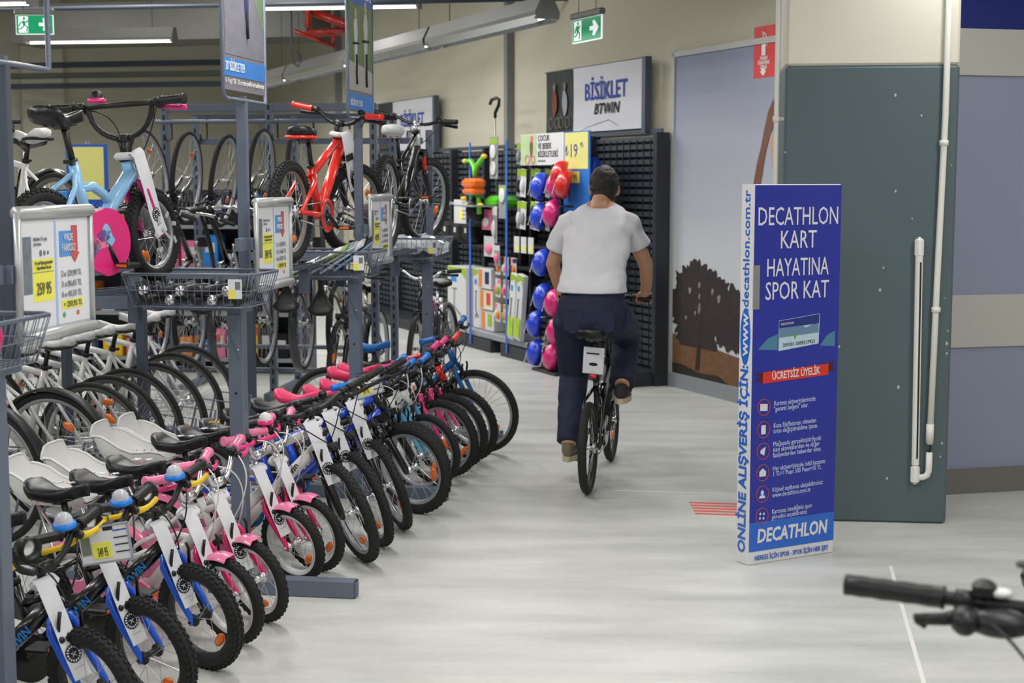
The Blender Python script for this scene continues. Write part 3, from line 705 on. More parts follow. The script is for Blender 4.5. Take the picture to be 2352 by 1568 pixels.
            mid = Vector((c0.x+S.get('loop', .07), c0.y*.45, c0.z-.01)); q_ = []
            for u in range(11):
                w_ = u/10; q_.append(c0*(1-w_)**3+3*(c0+Vector((.05, -y*.06, -.005)))*w_*(1-w_)**2+3*(mid+Vector((.03, 0, -.06)))*w_**2*(1-w_)+e1*w_**3)
            cb.tube(q_, .0028, 5); put('brake_cable', cb, S.get('cable', M_BLACK), hi)
        if S.get('shift') and y == -1:
            put('shifter', MB().bbox(sg-d*.055+Vector((.0, 0, .02)), (.035, .035, .03), .008), M_BLACK, hi)
    for key, yy in (('bell', .36), ('lamp', -.3)):
        if S.get(key):
            e = Bc+Vector((0, hw*yy, rise if bt != 'flat' else .006))
            if key == 'bell':
                bi = put('bell', MB().lathe([(.0, .0), (.034, .0), (.037, .006), (.034, .016), (.028, .018)], 18, c=e+Vector((0, 0, .016))), S['bell'], hi)
                put('bell_dome', MB().lathe([(.028, .018), (.026, .032), (.018, .043), (.008, .048), (0, .049)], 18, c=e+Vector((0, 0, .016))), S.get('dome', M_CHROME), bi)
            else:
                li = put('headlamp', MB().lathe([(.0, -.03), (.022, -.026), (.03, .0), (.034, .03), (.029, .03), (.026, .012), (0, .004)], 18, c=e+Vector((.03, 0, .022)), M=RY(PI/2).to_3x3()), M_BLACK, hi)
                put('lamp_lens', MB().lathe([(.026, .016), (.014, .02), (0, .021)], 16, c=e+Vector((.03, 0, .022)), M=RY(PI/2).to_3x3()), M_CHROME, li)
    # --- saddle and post
    si = put('saddle', pm(cached(('sad', S.get('sl', .24), S.get('sw', .15)), lambda: m_saddle(S.get('sl', .24), S.get('sw', .15))), S.get('saddle', M_VINYL)), S.get('saddle', M_VINYL), None, tuple(Sd+Vector((-.01, 0, .028))), False, R(-2))
    put('saddle_rails', MB().tube([(-.07, .02, -.03), (.06, .015, -.026)], .004, 6).tube([(-.07, -.02, -.03), (.06, -.015, -.026)], .004, 6).box((0, 0, -.034), (.03, .05, .02)), M_BLACK, si)
    if S.get('saddle_print'):
        pr = MB(); random.seed(9)
        if S['saddle_print'][1] == 'star':
            for cx, r in ((.05, .018), (-.0, .022)):
                pr.prism([(cx+(r if q % 2 == 0 else r*.45)*math.cos(q*PI/5), (r if q % 2 == 0 else r*.45)*math.sin(q*PI/5)) for q in range(10)], 'z', .030, .0325)
        else:
            for q in range(22): pr.box((-.05+random.uniform(-.03, .03), random.uniform(-.035, .035), .031), (.012, .003, .002), RZ(random.uniform(0, 3)).to_3x3())
        put('saddle_print', pr, S['saddle_print'][0], si)
    if S.get('saddle_edge'):
        put('saddle_edge', MB().tube([(-.11, -.068, -.012), (-.125, 0, -.012), (-.11, .068, -.012), (-.06, .072, -.016), (.0, .04, -.02)], .009, 6).tube([(-.11, -.068, -.012), (-.06, -.072, -.016), (.0, -.04, -.02)], .009, 6), S['saddle_edge'], si)
    put('seat_post', MB().tube([St-sd*.02, Sd], .0125, 10).tube([St+sd*.008, St+sd*.03], .02, 10).box(St+sd*.018+Vector((-.025, 0, 0)), (.03, .02, .014)), S.get('postm', M_BLACK))
    # --- drivetrain
    cr = S.get('cring', .055); cy = -.05; ca = S.get('ca', .6); cl = S.get('cl', .10)
    c = MB()
    for q in range(2):
        y = cy-.012 if q == 0 else -cy+.012; sg = 1 if q == 0 else -1
        c.tube([BB+Vector((0, -y*.1, 0)), BB+Vector((0, y, 0)), BB+Vector((sg*cl*math.cos(ca), y*1.25, sg*cl*math.sin(ca)))], [.012, .013, .010], 8)
    ci = put('crankset', c, S.get('crankm', M_BLACK))
    put('chainring', MB().lathe([(cr*.45, -.002), (cr, -.002), (cr, .002), (cr*.45, .002)], 26, c=BB+Vector((0, cy, 0)), M=YAX, loop=True), S.get('ringm', M_STEEL), ci)
    for q in range(2):
        y = cy-.012 if q == 0 else -cy+.012; sg = 1 if q == 0 else -1; sy = -1 if q == 0 else 1
        p = BB+Vector((sg*cl*math.cos(ca), y*1.25+sy*.05, sg*cl*math.sin(ca)))
        pi_ = put('pedal', MB().bbox(p, (.075, .075, .022), .006), M_BLACK, ci)
        for e_ in (.038, -.038): put('pedal_reflector', MB().box(p+Vector((e_, 0, 0)), (.003, .05, .011)), M_AMBER, pi_)
    if S.get('case'):
        gm_, pm_ = S['case']; d = B-BB; rr = cr+.03; pts = []
        for q in range(15):
            a = PI/2-PI*q/14; pts.append((BB.x+rr*math.cos(a), BB.z+rr*math.sin(a)))
        pts += [(B.x-.03, B.z-.04), (B.x-.045, B.z), (B.x-.03, B.z+.04)]
        gi = put('chain_case', MB().prism(pts, 'y', cy-.022, cy-.004), gm_)
        if pm_:
            dm = MB(); random.seed(4)
            for q in range(9):
                bx, bz = BB.x+random.uniform(-.1, .03), BB.z+random.uniform(-.03, .045)
                dm.prism(blob(bx, bz, random.uniform(.008, .018)*S.get('cps', 1), random.uniform(.008, .02)*S.get('cps', 1), 9, .3), 'y', cy-.0235, cy-.0222, q % 3)
            put('case_print', dm, pm_, gi)
    else:
        put('chain', MB().tube([BB+Vector((0, cy, cr)), B+Vector((0, cy, .03))], .004, 5).tube([BB+Vector((0, cy, -cr)), B+Vector((.01, cy, -.04))], .004, 5), M_STEEL, ci)
        put('sprocket', MB().lathe([(0, -.012), (.034, -.010), (.028, .004), (0, .010)], 16, c=B+Vector((0, cy+.012, 0)), M=YAX), M_STEEL, ci)
    if S.get('ring_print'): put('ring_cover', MB().lathe([(cr*.9, -.004), (cr*1.25, -.004), (cr*1.25, .002), (cr*.9, .002)], 26, c=BB+Vector((0, cy-.004, 0)), M=YAX, loop=True), S['ring_print'], ci)
    # --- rear carrier with dolls' seat
    if S.get('doll'):
        c0 = Sd+Vector((-.19, 0, -.055)); rows = []
        KU_ = ((-.185, .115, .165), (-.178, .118, .12), (-.165, .12, .06), (-.14, .118, .018), (-.10, .102, .0), (-.05, .072, 0), (.0, .056, 0), (.045, .058, 0), (.085, .064, .0), (.12, .058, .004), (.145, .042, .02))
        for x, hh, zb in KU_:
            wk = .9 if x < -.11 else 1.
            rows.append([c0+Vector((x+(.012 if abs(a) == 1 else 0)*(x > .1), math.copysign(w_, a)*wk if a else 0, zb+(hh-zb)*q)) for a, w_, q in ((-1, .098, 1), (-.9, .090, .6), (-.8, .072, .12), (-.4, .038, 0), (0, 0, 0), (.4, .038, 0), (.8, .072, .12), (.9, .090, .6), (1, .098, 1))])
        g = MB().grid(rows).grid([[p+Vector((0, 0, -.008)) for p in r[::-1]] for r in rows])
        g.tube([r[0] for r in rows], .005, 6).tube([r[-1] for r in rows], .005, 6).tube(rows[0], .005, 6).tube(rows[-1], .005, 6)
        di = put('doll_seat', g, M_WPLAST)
        random.seed(2); dp = MB()
        for q in range(12): dp.ball(c0+Vector((-.07+q*.011, .083, .02+.006*math.sin(q*2.))), (.004, .004, .006), 6, 4); dp.ball(c0+Vector((-.07+q*.011, -.083, .02+.006*math.sin(q*2.))), (.004, .004, .006), 6, 4)
        put('seat_print', dp, plain('pink_print', 236, 120, 160, .5), di)
        put('carrier', MB().tube([c0+Vector((.1, 0, -.015)), c0+Vector((-.1, 0, -.015)), B+Vector((0, .07, .01))], .006, 6).tube([c0+Vector((-.1, 0, -.015)), B+Vector((0, -.07, .01))], .006, 6), M_CHROME)
    # --- looped paper tag along the head tube
    if S.get('tagl'):
        L = S['tagl']; w = .030; nn, e1 = (fw, Vector((0, 1, 0)))
        tp = Ht+fw*(tr*1.4+.004)+Vector((0, S.get('tagy', -.026), 0))
        if S.get('tagside'): nn, e1 = Vector((0, -1, 0)), fw; tp = Ht+fw*.012+Vector((0, -tr*1.5-.012, 0)); w = .041
        a = nn*.012
        path = [tp+s*.02-nn*.02, tp+s*.026, tp+s*.01+a, tp-s*(L*.35)+a*1.3, tp-s*(L*.7)+a*1.1, tp-s*L+a*1.6]
        tg = MB().grid([[p-e1*w, p+e1*w] for p in path]).grid([[p+e1*w-nn*.0012, p-e1*w-nn*.0012] for p in path])
        tg.tube([Ht+s*.012+Vector((math.cos(q*PI/6)*.036, math.sin(q*PI/6)*.036, -.004)) for q in range(12)], .010, 4, True, flat=1.5)
        ti = put('paper_tag', tg, M_PAPER, None, (0, 0, 0), True)
        ctr = tp-s*(L*.74)+a*1.2+nn*.0016; e2 = s; lg = MB()
        def disc(r, off, mi, n=20): lg.add([ctr+nn*off]+[ctr+nn*off+(e1*math.cos(q*2*PI/n)+e2*math.sin(q*2*PI/n))*r for q in range(n)], [(0, 1+q, 1+(q+1) % n) for q in range(n)], mi)
        disc(.028, .0004, 0)
        for q in range(16):
            aa = q*2*PI/16; rr = .021; u_ = e1*math.cos(aa)+e2*math.sin(aa); v_ = -e1*math.sin(aa)+e2*math.cos(aa); c_ = ctr+u_*rr+nn*.0012
            lg.add([c_-u_*.0035-v_*.0022, c_+u_*.0035-v_*.0022, c_+u_*.0035+v_*.0022, c_-u_*.0035+v_*.0022], [(0, 1, 2, 3)], 1)
        for q in range(5):
            aa = PI/2+q*2*PI/5; u_ = e1*math.cos(aa)+e2*math.sin(aa); v_ = -e1*math.sin(aa)+e2*math.cos(aa); c_ = ctr+nn*.0012
            lg.add([c_-v_*.0025, c_+u_*.014, c_+v_*.0025], [(0, 1, 2)], 2 if q == 0 else 1)
        put('tag_logo', lg, [M_INK, M_PAPER, plain('logo_blue', 40, 110, 210, .6)], ti)
        pl = MB()
        for q in range(3): pl.add([ctr-e2*(.042+q*.008)+e1*.018+nn*.001, ctr-e2*(.042+q*.008)-e1*.018+nn*.001, ctr-e2*(.0445+q*.008)-e1*.018+nn*.001, ctr-e2*(.0445+q*.008)+e1*.018+nn*.001], [(0, 1, 2, 3)])
        put('tag_print', pl, M_GREYINK, ti)
    if S.get('kick'):
        put('kickstand', MB().tube([BB+Vector((-.05, .05, 0)), BB+Vector((-.09, .15, -BB.z+.012))], .007, 6), M_BLACK)
    return P, C, s

STUFFN = ('disc_lettering', 'case_print', 'tag_logo', 'tag_print', 'seat_print', 'saddle_print')
def bike(S, label, group, loc, head, z=0., lean=0., steer=0., M=None, name='bicycle', ph=0.):
    if 'P' not in S: S['P'] = bike_parts(S)
    P, C, s = S['P']
    root = empty(name, (loc[0], loc[1], z))
    if M is not None: root.matrix_basis = M
    else: root.matrix_basis = T(loc[0], loc[1], z) @ RZ(head) @ RX(lean)
    SM = T(*C) @ Matrix.Rotation(steer, 4, s) @ T(*(-C))
    objs = []
    for (nm, me, m, par, lc, stf, ry) in P:
        if not len(me.materials):
            for q in (m if isinstance(m, (list, tuple)) else [m]): me.materials.append(q)
        o = bpy.data.objects.new(nm, me); COL.objects.link(o); objs.append(o)
        o.parent = root if par is None else objs[par]
        if nm in STUFFN: o['kind'] = 'stuff'
        if isinstance(lc, tuple) and len(lc) == 2 and lc[0] == 'M': o.matrix_basis = lc[1]; continue
        m4 = T(*lc) @ RY(ry+(ph if par is None and nm.endswith('wheel') else 0))
        if par is None and stf: m4 = SM @ (T(*C) @ Matrix.Rotation(R(S.get('barrot', 0)), 4, s) @ T(*(-C)) if nm == 'handlebar' else Matrix()) @ m4
        o.matrix_basis = m4
    return tag(root, label, 'bicycle', group)
# ------------------------------------------------------------------ bicycle models
M_KBLUE = paint('kid_blue', 30, 92, 214); M_PINKD = paint('deep_pink', 226, 34, 112); M_PINKL = paint('light_pink', 244, 130, 172); M_SKY = paint('sky_blue', 148, 200, 240)
M_LBLUE = paint('light_blue', 92, 190, 236); M_ROYAL = paint('royal_blue', 26, 74, 206); M_OCEAN = paint('ocean_blue', 20, 104, 176); M_REDF = paint('red', 232, 48, 34)
M_HOT = paint('hot_pink', 236, 44, 130); M_GREY = paint('dark_grey', 60, 62, 66); M_CLEAR = mat('clear_dome', (.95, .96, .97), .1, trans=.45)
M_BELLB = plain('bell_blue', 22, 128, 226, .35); M_TXTB = plain('lettering_blue', 40, 140, 226, .5); M_TXTW = plain('lettering_white', 226, 226, 226, .5)
M_FLOW = [plain('print_yellow', 240, 200, 70, .5), plain('print_white', 240, 232, 236, .5), plain('print_green', 130, 160, 70, .5)]
M_PSAD = mat('pink_vinyl', srgb(240, 60, 112), .4); M_BSAD = mat('blue_vinyl', srgb(36, 112, 190), .4); M_WSAD = mat('white_vinyl', srgb(222, 222, 220), .4)
KB = dict(R=.19, t=.026, knob=2, wb=.70, frame=M_GLOSSBLK, fork=M_KBLUE, style='kid', hl=.10, stem=.05, rise=.075, hw=.25, rim=plain('dark_rim', 44, 44, 46, .4), lever=M_YEL, bell=M_BELLB, dome=M_CLEAR, lamp=True, tagl=.29, decal=(M_TXTB, 'BTWIN'), sh=.42, st=.22, saddle_print=(plain('star_silver', 190, 190, 195, .4), 'star'), nsp=16, case=(M_GLOSSBLK, None), brakemat=M_BLACK, dt=.021, ph=.9, hubm=M_BLACK, kick=False)
KP = dict(R=.17, t=.021, knob=1, wb=.62, frame=M_WHITE, fork=M_PINKD, style='kid', hl=.12, stem=.06, rise=.10, hw=.225, rim=paint('white_rim', 226, 226, 226), deep=.016, barm=M_CHROME, barrot=20, grip=M_PINKL, lever=M_HOT, cable=M_CABLEW, tagl=.29, headmat=M_WHITE, guard_front=M_PINKL, guard_rear=M_PINKL, doll=True, sh=.42, st=.2, saddle_print=(plain('star_white', 226, 226, 230, .4), 'star'), case=(M_PINKL, M_FLOW), nsp=16, chrome=True, dt=.02, ph=1.0, loop=.10)
KW = dict(R=.232, t=.024, knob=1, wb=.84, frame=M_WHITE, fork=M_GLOSSBLK, susp=True, stanch=M_GLOSSBLK, hl=.11, fl=.31, stem=.06, rise=.03, hw=.30, grip=M_BLACK, flange=False, tagl=.27, headmat=M_WHITE, decal=(M_INK, 'btwin'), sh=.36, st=.24, saddle_print=(M_YEL, 'dash'), dt=.026, ring_print=M_OCEAN, ph=1.1, shift=True, tr=.019)
KU = dict(KW, frame=M_ROYAL, decal=(M_TXTW, 'btwin'), saddle_print=None, ring_print=M_OCEAN, ph=.8)
KQ = dict(KP, bell=M_HOT, dome=M_WPLAST, ph=.5)
K5 = dict(KU, grip=M_BELLB, R=.238, t=.028, knob=1, fork=M_GLOSSBLK, headmat=M_GLOSSBLK, rim=M_ALU, deep=.02, saddle=M_PSAD, ph=.1, tagl=None, ring_print=None)
KL = dict(R=.205, t=.022, wb=.72, frame=M_GREY, fork=M_LBLUE, hl=.11, stem=.05, rise=.05, hw=.26, grip=M_BELLB, saddle=M_PSAD, cable=M_CABLEW, rim=M_ALU, deep=.016, sh=.34, st=.2, style='kid', dt=.024, decal=(M_TXTW, 'BTWIN'), headmat=M_WHITE, ph=.2)
KK = dict(R=.228, t=.024, knob=1, wb=.80, frame=M_GLOSSBLK, fork=M_HOT, hl=.12, stem=.05, rise=.04, hw=.27, grip=M_HOT, saddle=M_PSAD, rim=M_ALU, deep=.016, sh=.36, st=.22, dt=.024, decal=(M_TXTW, 'BTWIN'), ph=.7)
KR = dict(KK, fork=M_GLOSSBLK, frame=M_GLOSSBLK, grip=M_REDF, saddle=M_VINYL, saddle_print=None, headmat=M_REDF, ph=1.3)
KO = dict(R=.268, t=.022, knob=0, wb=.93, frame=M_OCEAN, fork=M_OCEAN, hl=.12, stem=.05, rise=.04, hw=.29, grip=M_BSAD, saddle=M_BSAD, rim=M_ALU, deep=.016, sh=.42, st=.28, nsp=28, dt=.022, ph=.75, tr=.018)
DB = dict(cps=2.3, R=.186, t=.026, knob=2, wb=.62, frame=M_SKY, fork=paint('magenta', 196, 30, 120), style='kid', hl=.10, stem=.075, bar='bmx', rise=.13, hw=.30, lever=M_HOT, bell=M_HOT, dome=M_BLACK, tagl=.33, tagside=True, sh=.46, st=.30, case=(M_HOT, [M_SKY, M_PINKL, plain('print_purple', 130, 70, 150, .5)]), disc=True, dt=.024, tr=.02, cring=.10, nsp=16, ca=-1.1, reach=.02, sw=.17, sl=.23, rim=M_ALU, ph=2.2, loop=.12)
DR = dict(R=.248, t=.027, knob=2, wb=.86, frame=M_REDF, fork=M_GLOSSBLK, susp=True, stanch=M_BLACK, fl=.33, hl=.10, stem=.06, rise=.055, hw=.31, grip=M_REDF, flange=False, gl=.125, tagl=.30, tagside=True, sh=.40, st=.24, saddle_edge=M_REDF, dt=.027, tr=.021, case=None, ring_print=M_REDF, shift=True, ph=-.6, cring=.07, ca=-.7, rim=plain('grey_rim', 128, 122, 120, .45))
DK = dict(R=.28, t=.027, knob=2, wb=.95, frame=M_GLOSSBLK, fork=M_GLOSSBLK, susp=True, stanch=M_REDF, fl=.36, hl=.12, stem=.05, rise=.03, hw=.31, grip=M_BLACK, flange=False, sh=.45, st=.28, dt=.026, headmat=M_WHITE, saddle=M_WSAD, barm=M_GLOSSBLK, stemm=M_CHROME, ph=.4, shift=True)
RW = dict(R=.336, t=.0145, wb=1.0, ha=72, frame=M_WHITE, fork=M_WHITE, bar='flat', hl=.13, stem=.07, reach=.07, hw=.26, flange=False, saddle=M_WSAD, sl=.27, sw=.135, sh=.585, st=.46, nsp=28, rim=plain('grey_black_rim', 92, 92, 92, .35), deep=.02, rimw=.02, decal=(M_INK, 'BTWIN'), dt=.019, saddle_edge=M_BLACK, bbz=.28, bbx=.585, cring=.085, cl=.17, fl=.39, fo=.045, crankm=M_GLOSSBLK, ph=.8)
RF = dict(RW, t=.02, guard_rear=M_BLACK, guard_front=M_BLACK, gf0=40, gfs=11, rim=M_ALU, ph=1.6)
HC = dict(R=.345, t=.019, wb=1.06, ha=70, frame=M_GLOSSBLK, fork=M_GLOSSBLK, style='city', hl=.16, stem=.08, rise=.06, hw=.29, saddle=M_VINYL, sl=.27, sw=.19, sh=.58, st=.44, nsp=28, rim=M_ALU, deep=.016, guard_rear=M_GREY, barm=M_CHROME, bbz=.29, cl=.17, cring=.08, fl=.40, flange=False, crankm=M_CHROME, ph=.4, postm=M_CHROME)
HT = dict(HC, style='diamond', susp=True, stanch=M_CHROME, frame=M_GREY, guard_rear=None, ph=-.5, fork=M_GLOSSBLK)
FO = dict(R=.25, t=.024, wb=.985, ha=72, frame=M_GLOSSBLK, fork=M_GLOSSBLK, style='fold', fl=.30, hl=.12, stem=.385, reach=.0, bar='flat', hw=.27, back=.02, flange=False, sh=.56, st=.30, bbz=.285, bbx=.60, cl=.165, cring=.08, ca=1.40, rim=plain('black_rim', 40, 40, 42, .35), nsp=20, dt=.021, sl=.26, sw=.17, ph=.9, gl=.12)
MT = dict(ctl=1.6, ll=-.1, R=.345, t=.028, knob=1, wb=1.10, frame=M_GREY, fork=M_GLOSSBLK, susp=True, fl=.47, hl=.225, stem=.05, reach=.07, bar='flat', hw=.36, back=.03, flange=False, gl=.15, sh=.62, st=.40, nsp=28, rim=plain('black_rim', 40, 40, 42, .35), bbz=.31, cl=.17, cring=.08, sl=.27, sw=.15, shift=True, dt=.027)

# ------------------------------------------------------------------ bikes standing on the floor along the aisle
HD = R(-14); G1 = 'children\'s bikes parked along the aisle'
def row(S, label, x, y, h=0., steer=0., lean=0., ph=0.): return bike(S, label, G1, (x, y), HD+R(h), 0., R(lean), R(steer*.9-25), ph=ph)
row(KB, 'black and blue kids bike with yellow levers, cut off beside the front rack post', -1.40, 3.80, 2, 0, 2)
row(KB, 'black kids bike with blue fork, second from the front rack post', -1.225, 4.25, 0, 4, 2, .5)
row(KB, 'black kids bike with blue fork carrying the price card on its handlebar', -1.14, 4.58, 2, 3, 2, .1)
row(KB, 'black kids bike with blue fork standing next to the pink bikes', -1.065, 4.98, -2, 6, 2, -.2)
row(KP, 'pink-forked white kids bike with doll seat next to the blue-forked bikes', -1.02, 5.26, 0, 2, 2, .4)
row(KP, 'pink-forked white kids bike with doll seat just before the rack foot', -.965, 5.53, -1, -2, 2, .3)
row(KQ, 'pink-forked white kids bike with doll seat just beyond the rack foot', -.91, 6.09, 3, 0, 2, .1)
row(KP, 'pink-forked white kids bike with doll seat next to the white-framed suspension bike', -.85, 6.27, 2, 2, 2, -.5)
row(KW, 'white kids bike with black suspension fork and yellow printed saddle', -.69, 6.43, 0, -26, 2)
row(KU, 'royal blue kids bike with black suspension fork next to the white one', -.645, 6.72, 0, -28, 2, .4)
row(KU, 'royal blue kids bike with black suspension fork beside the price card', -.57, 7.05, 0, -34, 2, -.3)
row(K5, 'blue kids bike with wide silver rim beside the second rack foot', -.50, 7.38, 2, 4, 2)
row(KL, 'grey kids bike with light blue fork just beyond the second rack foot', -.50, 7.86, 0, 3, 2, .2)
row(KL, 'grey kids bike with light blue fork next to the pink-forked black bikes', -.44, 8.11, 0, 0, 2, -.6)
row(KK, 'black kids bike with hot pink fork next to the light blue forks', -.375, 8.33, 0, 5, 2)
row(KK, 'black kids bike with hot pink fork and grips, second of the two', -.33, 8.56, 4, 2, 2, .3)
row(KR, 'black kids bike with red head tube and red grips next to the ocean blue bike', -.27, 8.80, 4, 0, 2)
row(KO, 'ocean blue bike with thin tires at the far end of the row', -.20, 9.06, 10, 4, 2)

# ------------------------------------------------------------------ bikes displayed on top of the racks
bike(DB, 'sky blue kids bike with pink fork and black handlebar displayed on the rack', None, (-1.45, 6.0), R(64), 1.28, R(0), R(9))
bike(DR, 'red kids mountain bike with red grips displayed on the rack', None, (-.88, 8.12), R(76), 1.28, R(0), R(-22))
bike(DK, 'black mountain bike with white head tube and red fork legs displayed on the rack', None, (-.58, 9.74), R(80), 1.27, R(0), R(-20))
bike(RW, 'white adult bike on the rack top behind the sky blue kids bike', None, (-3.13, 8.35), R(140), 1.05, 0, 0)
bike(HC, 'black adult bike on the rack top behind the white one', None, (-3.6, 9.7), R(140), 1.05, 0, 0)
# ------------------------------------------------------------------ white road bikes, rear wheels towards the aisle
G2 = 'white road bikes with rear wheels to the aisle'
h2 = Vector((math.cos(R(160)), math.sin(R(160))))
for k, (x, y, S) in enumerate(((-2.42, 6.72, RF), (-2.22, 7.12, RF), (-2.12, 7.44, RW), (-2.10, 7.72, RW), (-2.07, 8.0, RW), (-2.0, 8.28, RW), (-2.0, 8.75, RW), (-2.0, 9.15, RW))):
    p = Vector((x, y))+h2*S['wb']
    bike(S, 'white touring bike with black mudguards, %s of the two behind the kids bikes' % ('outer', 'inner')[k] if S is RF else '%s white road bike counted from the two with black mudguards' % ('', '', 'first', 'second', 'third', 'fourth', 'fifth', 'sixth')[k], G2, p, R(160), 0, R(-3), R([4, -3, 2, 0, -2, 3, 1, -4][k]), ph=k*.7)
# ------------------------------------------------------------------ bikes hung upright from the tall rack
G3 = 'adult bikes hung upright by the front wheel'
for k, x in enumerate((-2.62, -2.34, -2.06, -1.78, -1.50, -1.22)):
    y = 11.2-.13*(x+2)
    S = (HC, HT)[k % 2]
    M = T(x, y, 1.72-.02*(k % 3)) @ RZ(R(83+random.uniform(-3, 3))) @ RY(-PI/2)
    bike(S, ['black city bike', 'dark grey suspension bike'][k % 2]+' hung upright, %s from the sky blue bike' % ('first', 'second', 'third', 'fourth', 'fifth', 'sixth', 'seventh')[k], G3, (0, 0), 0, M=M, steer=R(random.uniform(-8, 8)), ph=k)
# lower standing adult bikes beyond the hung ones
for k, (x, y, S) in enumerate(((-1.25, 10.55, HT), (-.72, 10.9, HC))):
    bike(S, ['dark grey suspension bike standing on the floor under the hung bikes', 'black city bike standing on the floor beside the perforated upright'][k], None, (x, y), R(-100), 0, 0, R(5), ph=k)
# ------------------------------------------------------------------ bike in the right foreground
bike(MT, 'black mountain bike with broad rubber grip in the right foreground', None, (.785, 1.86), math.atan2(-.96, -.28), 0, 0, 0)

# ------------------------------------------------------------------ aisle stands
POSTS = (-2.0, 0, 1.85, 3.65)
STANDS = []
for k, x in enumerate(POSTS):
    rk = empty('display_stand', RP(x, 0, 0), RANG); STANDS.append(rk)
    p = obj('stand_post', MB().bbox((0, 0, .585), (.062, .062, 1.17), .004), M_RACK, rk)
    for h_ in (.82, .3): obj('bolt_hole', MB().tube([(-.0312, 0, h_), (-.0318, 0, h_)], .006, 8), M_INK, p)
    ft = obj('stand_foot', MB().bbox((-.06, .18, .036), (.062, 1.36, .07), .003), M_RACK, rk)
    obj('end_cap', MB().bbox((-.06, -.502, .036), (.058, .008, .066), .003), M_RACKD, ft)
    gu = obj('gusset', MB().prism([(.031, 1.14), (-.026, 1.14), (-.026, .965), (-.02, .965), (.031, 1.10)], 'x', -.040, -.032), M_RACK, rk)
    obj('gusset_bolt', MB().ball((-.041, -.016, 1.0), .006, 8, 5), M_STEEL, gu)
    obj('upper_post', MB().bbox((.15, .015, 1.575), (.03, .045, .87), .003), M_RACKD if k == 0 else M_RACK, rk)
    obj('post_bracket', MB().bbox((.08, .015, 1.16), (.17, .05, .04), .003), M_RACK, rk)
    ar = obj('support_arm', MB().box((0, .62, 1.165), (.12, 1.22, .012)).box((-.06, .62, 1.185), (.006, 1.22, .05)).box((.06, .62, 1.185), (.006, 1.22, .05)), M_RACK, rk)
    obj('rear_leg', MB().bbox((0, 1.2, .56), (.05, .05, 1.16), .004), M_RACKD, rk)
    tag(rk, ['blue-grey steel stand at the front of the row with an empty sign frame', 'blue-grey steel stand whose foot lies between the pink-forked bikes', 'blue-grey steel stand beside the blue kids bikes and red display bike', 'blue-grey steel stand under the black display bike'][k], 'stand')
def tray(st, front, ang, z, wb):
    h = Vector((math.cos(ang), math.sin(ang))); c = Vector(front)-h*wb/2
    M = (T(*RP(POSTS[st], 0, 0)) @ RZ(RANG)).inverted() @ T(c.x, c.y, z-.02) @ RZ(ang)
    o = obj('wheel_tray', MB().box((0, 0, 0), (wb+.2, .06, .010)).box((0, .03, .008), (wb+.2, .004, .02)).box((0, -.03, .008), (wb+.2, .004, .02)), M_RACKD, STANDS[st], M)
    for s in (-.3, .3): obj('tray_leg', MB().box((s*wb, 0, -.065), (.03, .05, .13)), M_RACKD, o)
tray(1, (-1.45, 6.0), R(64), 1.265, .62); tray(2, (-.88, 8.12), R(76), 1.265, .86); tray(3, (-.58, 9.74), R(80), 1.255, .95)
# second rack behind, for the white bikes
rk2 = empty('display_rack', RP(.4, 1.95, 0), RANG)
for x in (.35, 2.1, 3.1):
    obj('rack_post', MB().bbox((x, 0, .56), (.06, .06, 1.12), .004), M_RACK, rk2)
    obj('rack_foot', MB().bbox((x, 0, .03), (.06, 1.2, .06), .003), M_RACK, rk2)
obj('rack_beam', MB().bbox((1.5, 0, 1.12), (3.5, .05, .05), .003), M_RACK, rk2)
obj('rack_beam', MB().bbox((1.5, -1.0, .03), (3.5, .04, .04), .003), M_RACK, rk2)
for k in range(9): obj('wheel_holder', MB().tube([(-.1+k*.3, -1.0, .03), (-.1+k*.3, -1.07, .40), (-.1+k*.3, -.85, .42), (-.1+k*.3, -.75, .03)], .007, 6), M_RACK, rk2)
tag(rk2, 'blue-grey steel rack standing between the white road bikes', 'bike rack')

for k, (f_, wb) in enumerate((((-3.13, 8.35), 1.0), ((-3.6, 9.7), 1.06))):
    t = empty('bike_pedestal', (*f_, 0), R(140))
    obj('channel', MB().box((-wb/2, 0, 1.04), (wb+.3, .07, .012)).box((-wb/2, .035, 1.05), (wb+.3, .004, .03)).box((-wb/2, -.035, 1.05), (wb+.3, .004, .03)), M_RACKD, t)
    for x in (.05, -wb-.05): obj('pedestal_leg', MB().box((x, 0, .52), (.04, .04, 1.03)), M_RACKD, t); obj('pedestal_foot', MB().box((x, 0, .01), (.08, .4, .02)), M_RACKD, t)
    tag(t, ['dark channel on legs carrying the white adult bike', 'dark channel on legs carrying the black adult bike'][k], 'stand')
# ------------------------------------------------------------------ tall rack for the hung bikes
hk = empty('hanging_rack', (-1.9, 11.42, 0), math.atan2(-.13, .99))
def perforated(x, y, z1):
    p = obj('upright', MB().bbox((x, y, z1/2), (.055, .06, z1), .004), M_RACK, hk)
    sl = MB()
    for k in range(int(z1/.075)): sl.box((x, y-.0305, .06+k*.075), (.014, .002, .04))
    obj('slot_row', sl, M_INK, p)['kind'] = 'stuff'
for x in (-.78, .05, .86): perforated(x, 0, 2.26); perforated(x, .7, 2.2)
for x in (-.78, .05, .86): obj('rack_foot', MB().bbox((x, .35, .03), (.05, 1.1, .06), .004), M_RACK, hk)
obj('top_beam', MB().bbox((.04, 0, 2.235), (1.7, .05, .06), .004), M_RACK, hk)
obj('hook_rail', MB().tube([(-.85, -.02, 2.13), (.9, -.02, 2.13)], .017, 8), M_RACK, hk)
obj('rear_beam', MB().bbox((.04, .7, 2.19), (1.7, .05, .06), .004), M_RACKD, hk)
obj('rear_rail', MB().bbox((.15, .72, 2.0), (1.9, .03, .05), .004), M_RACK, hk)
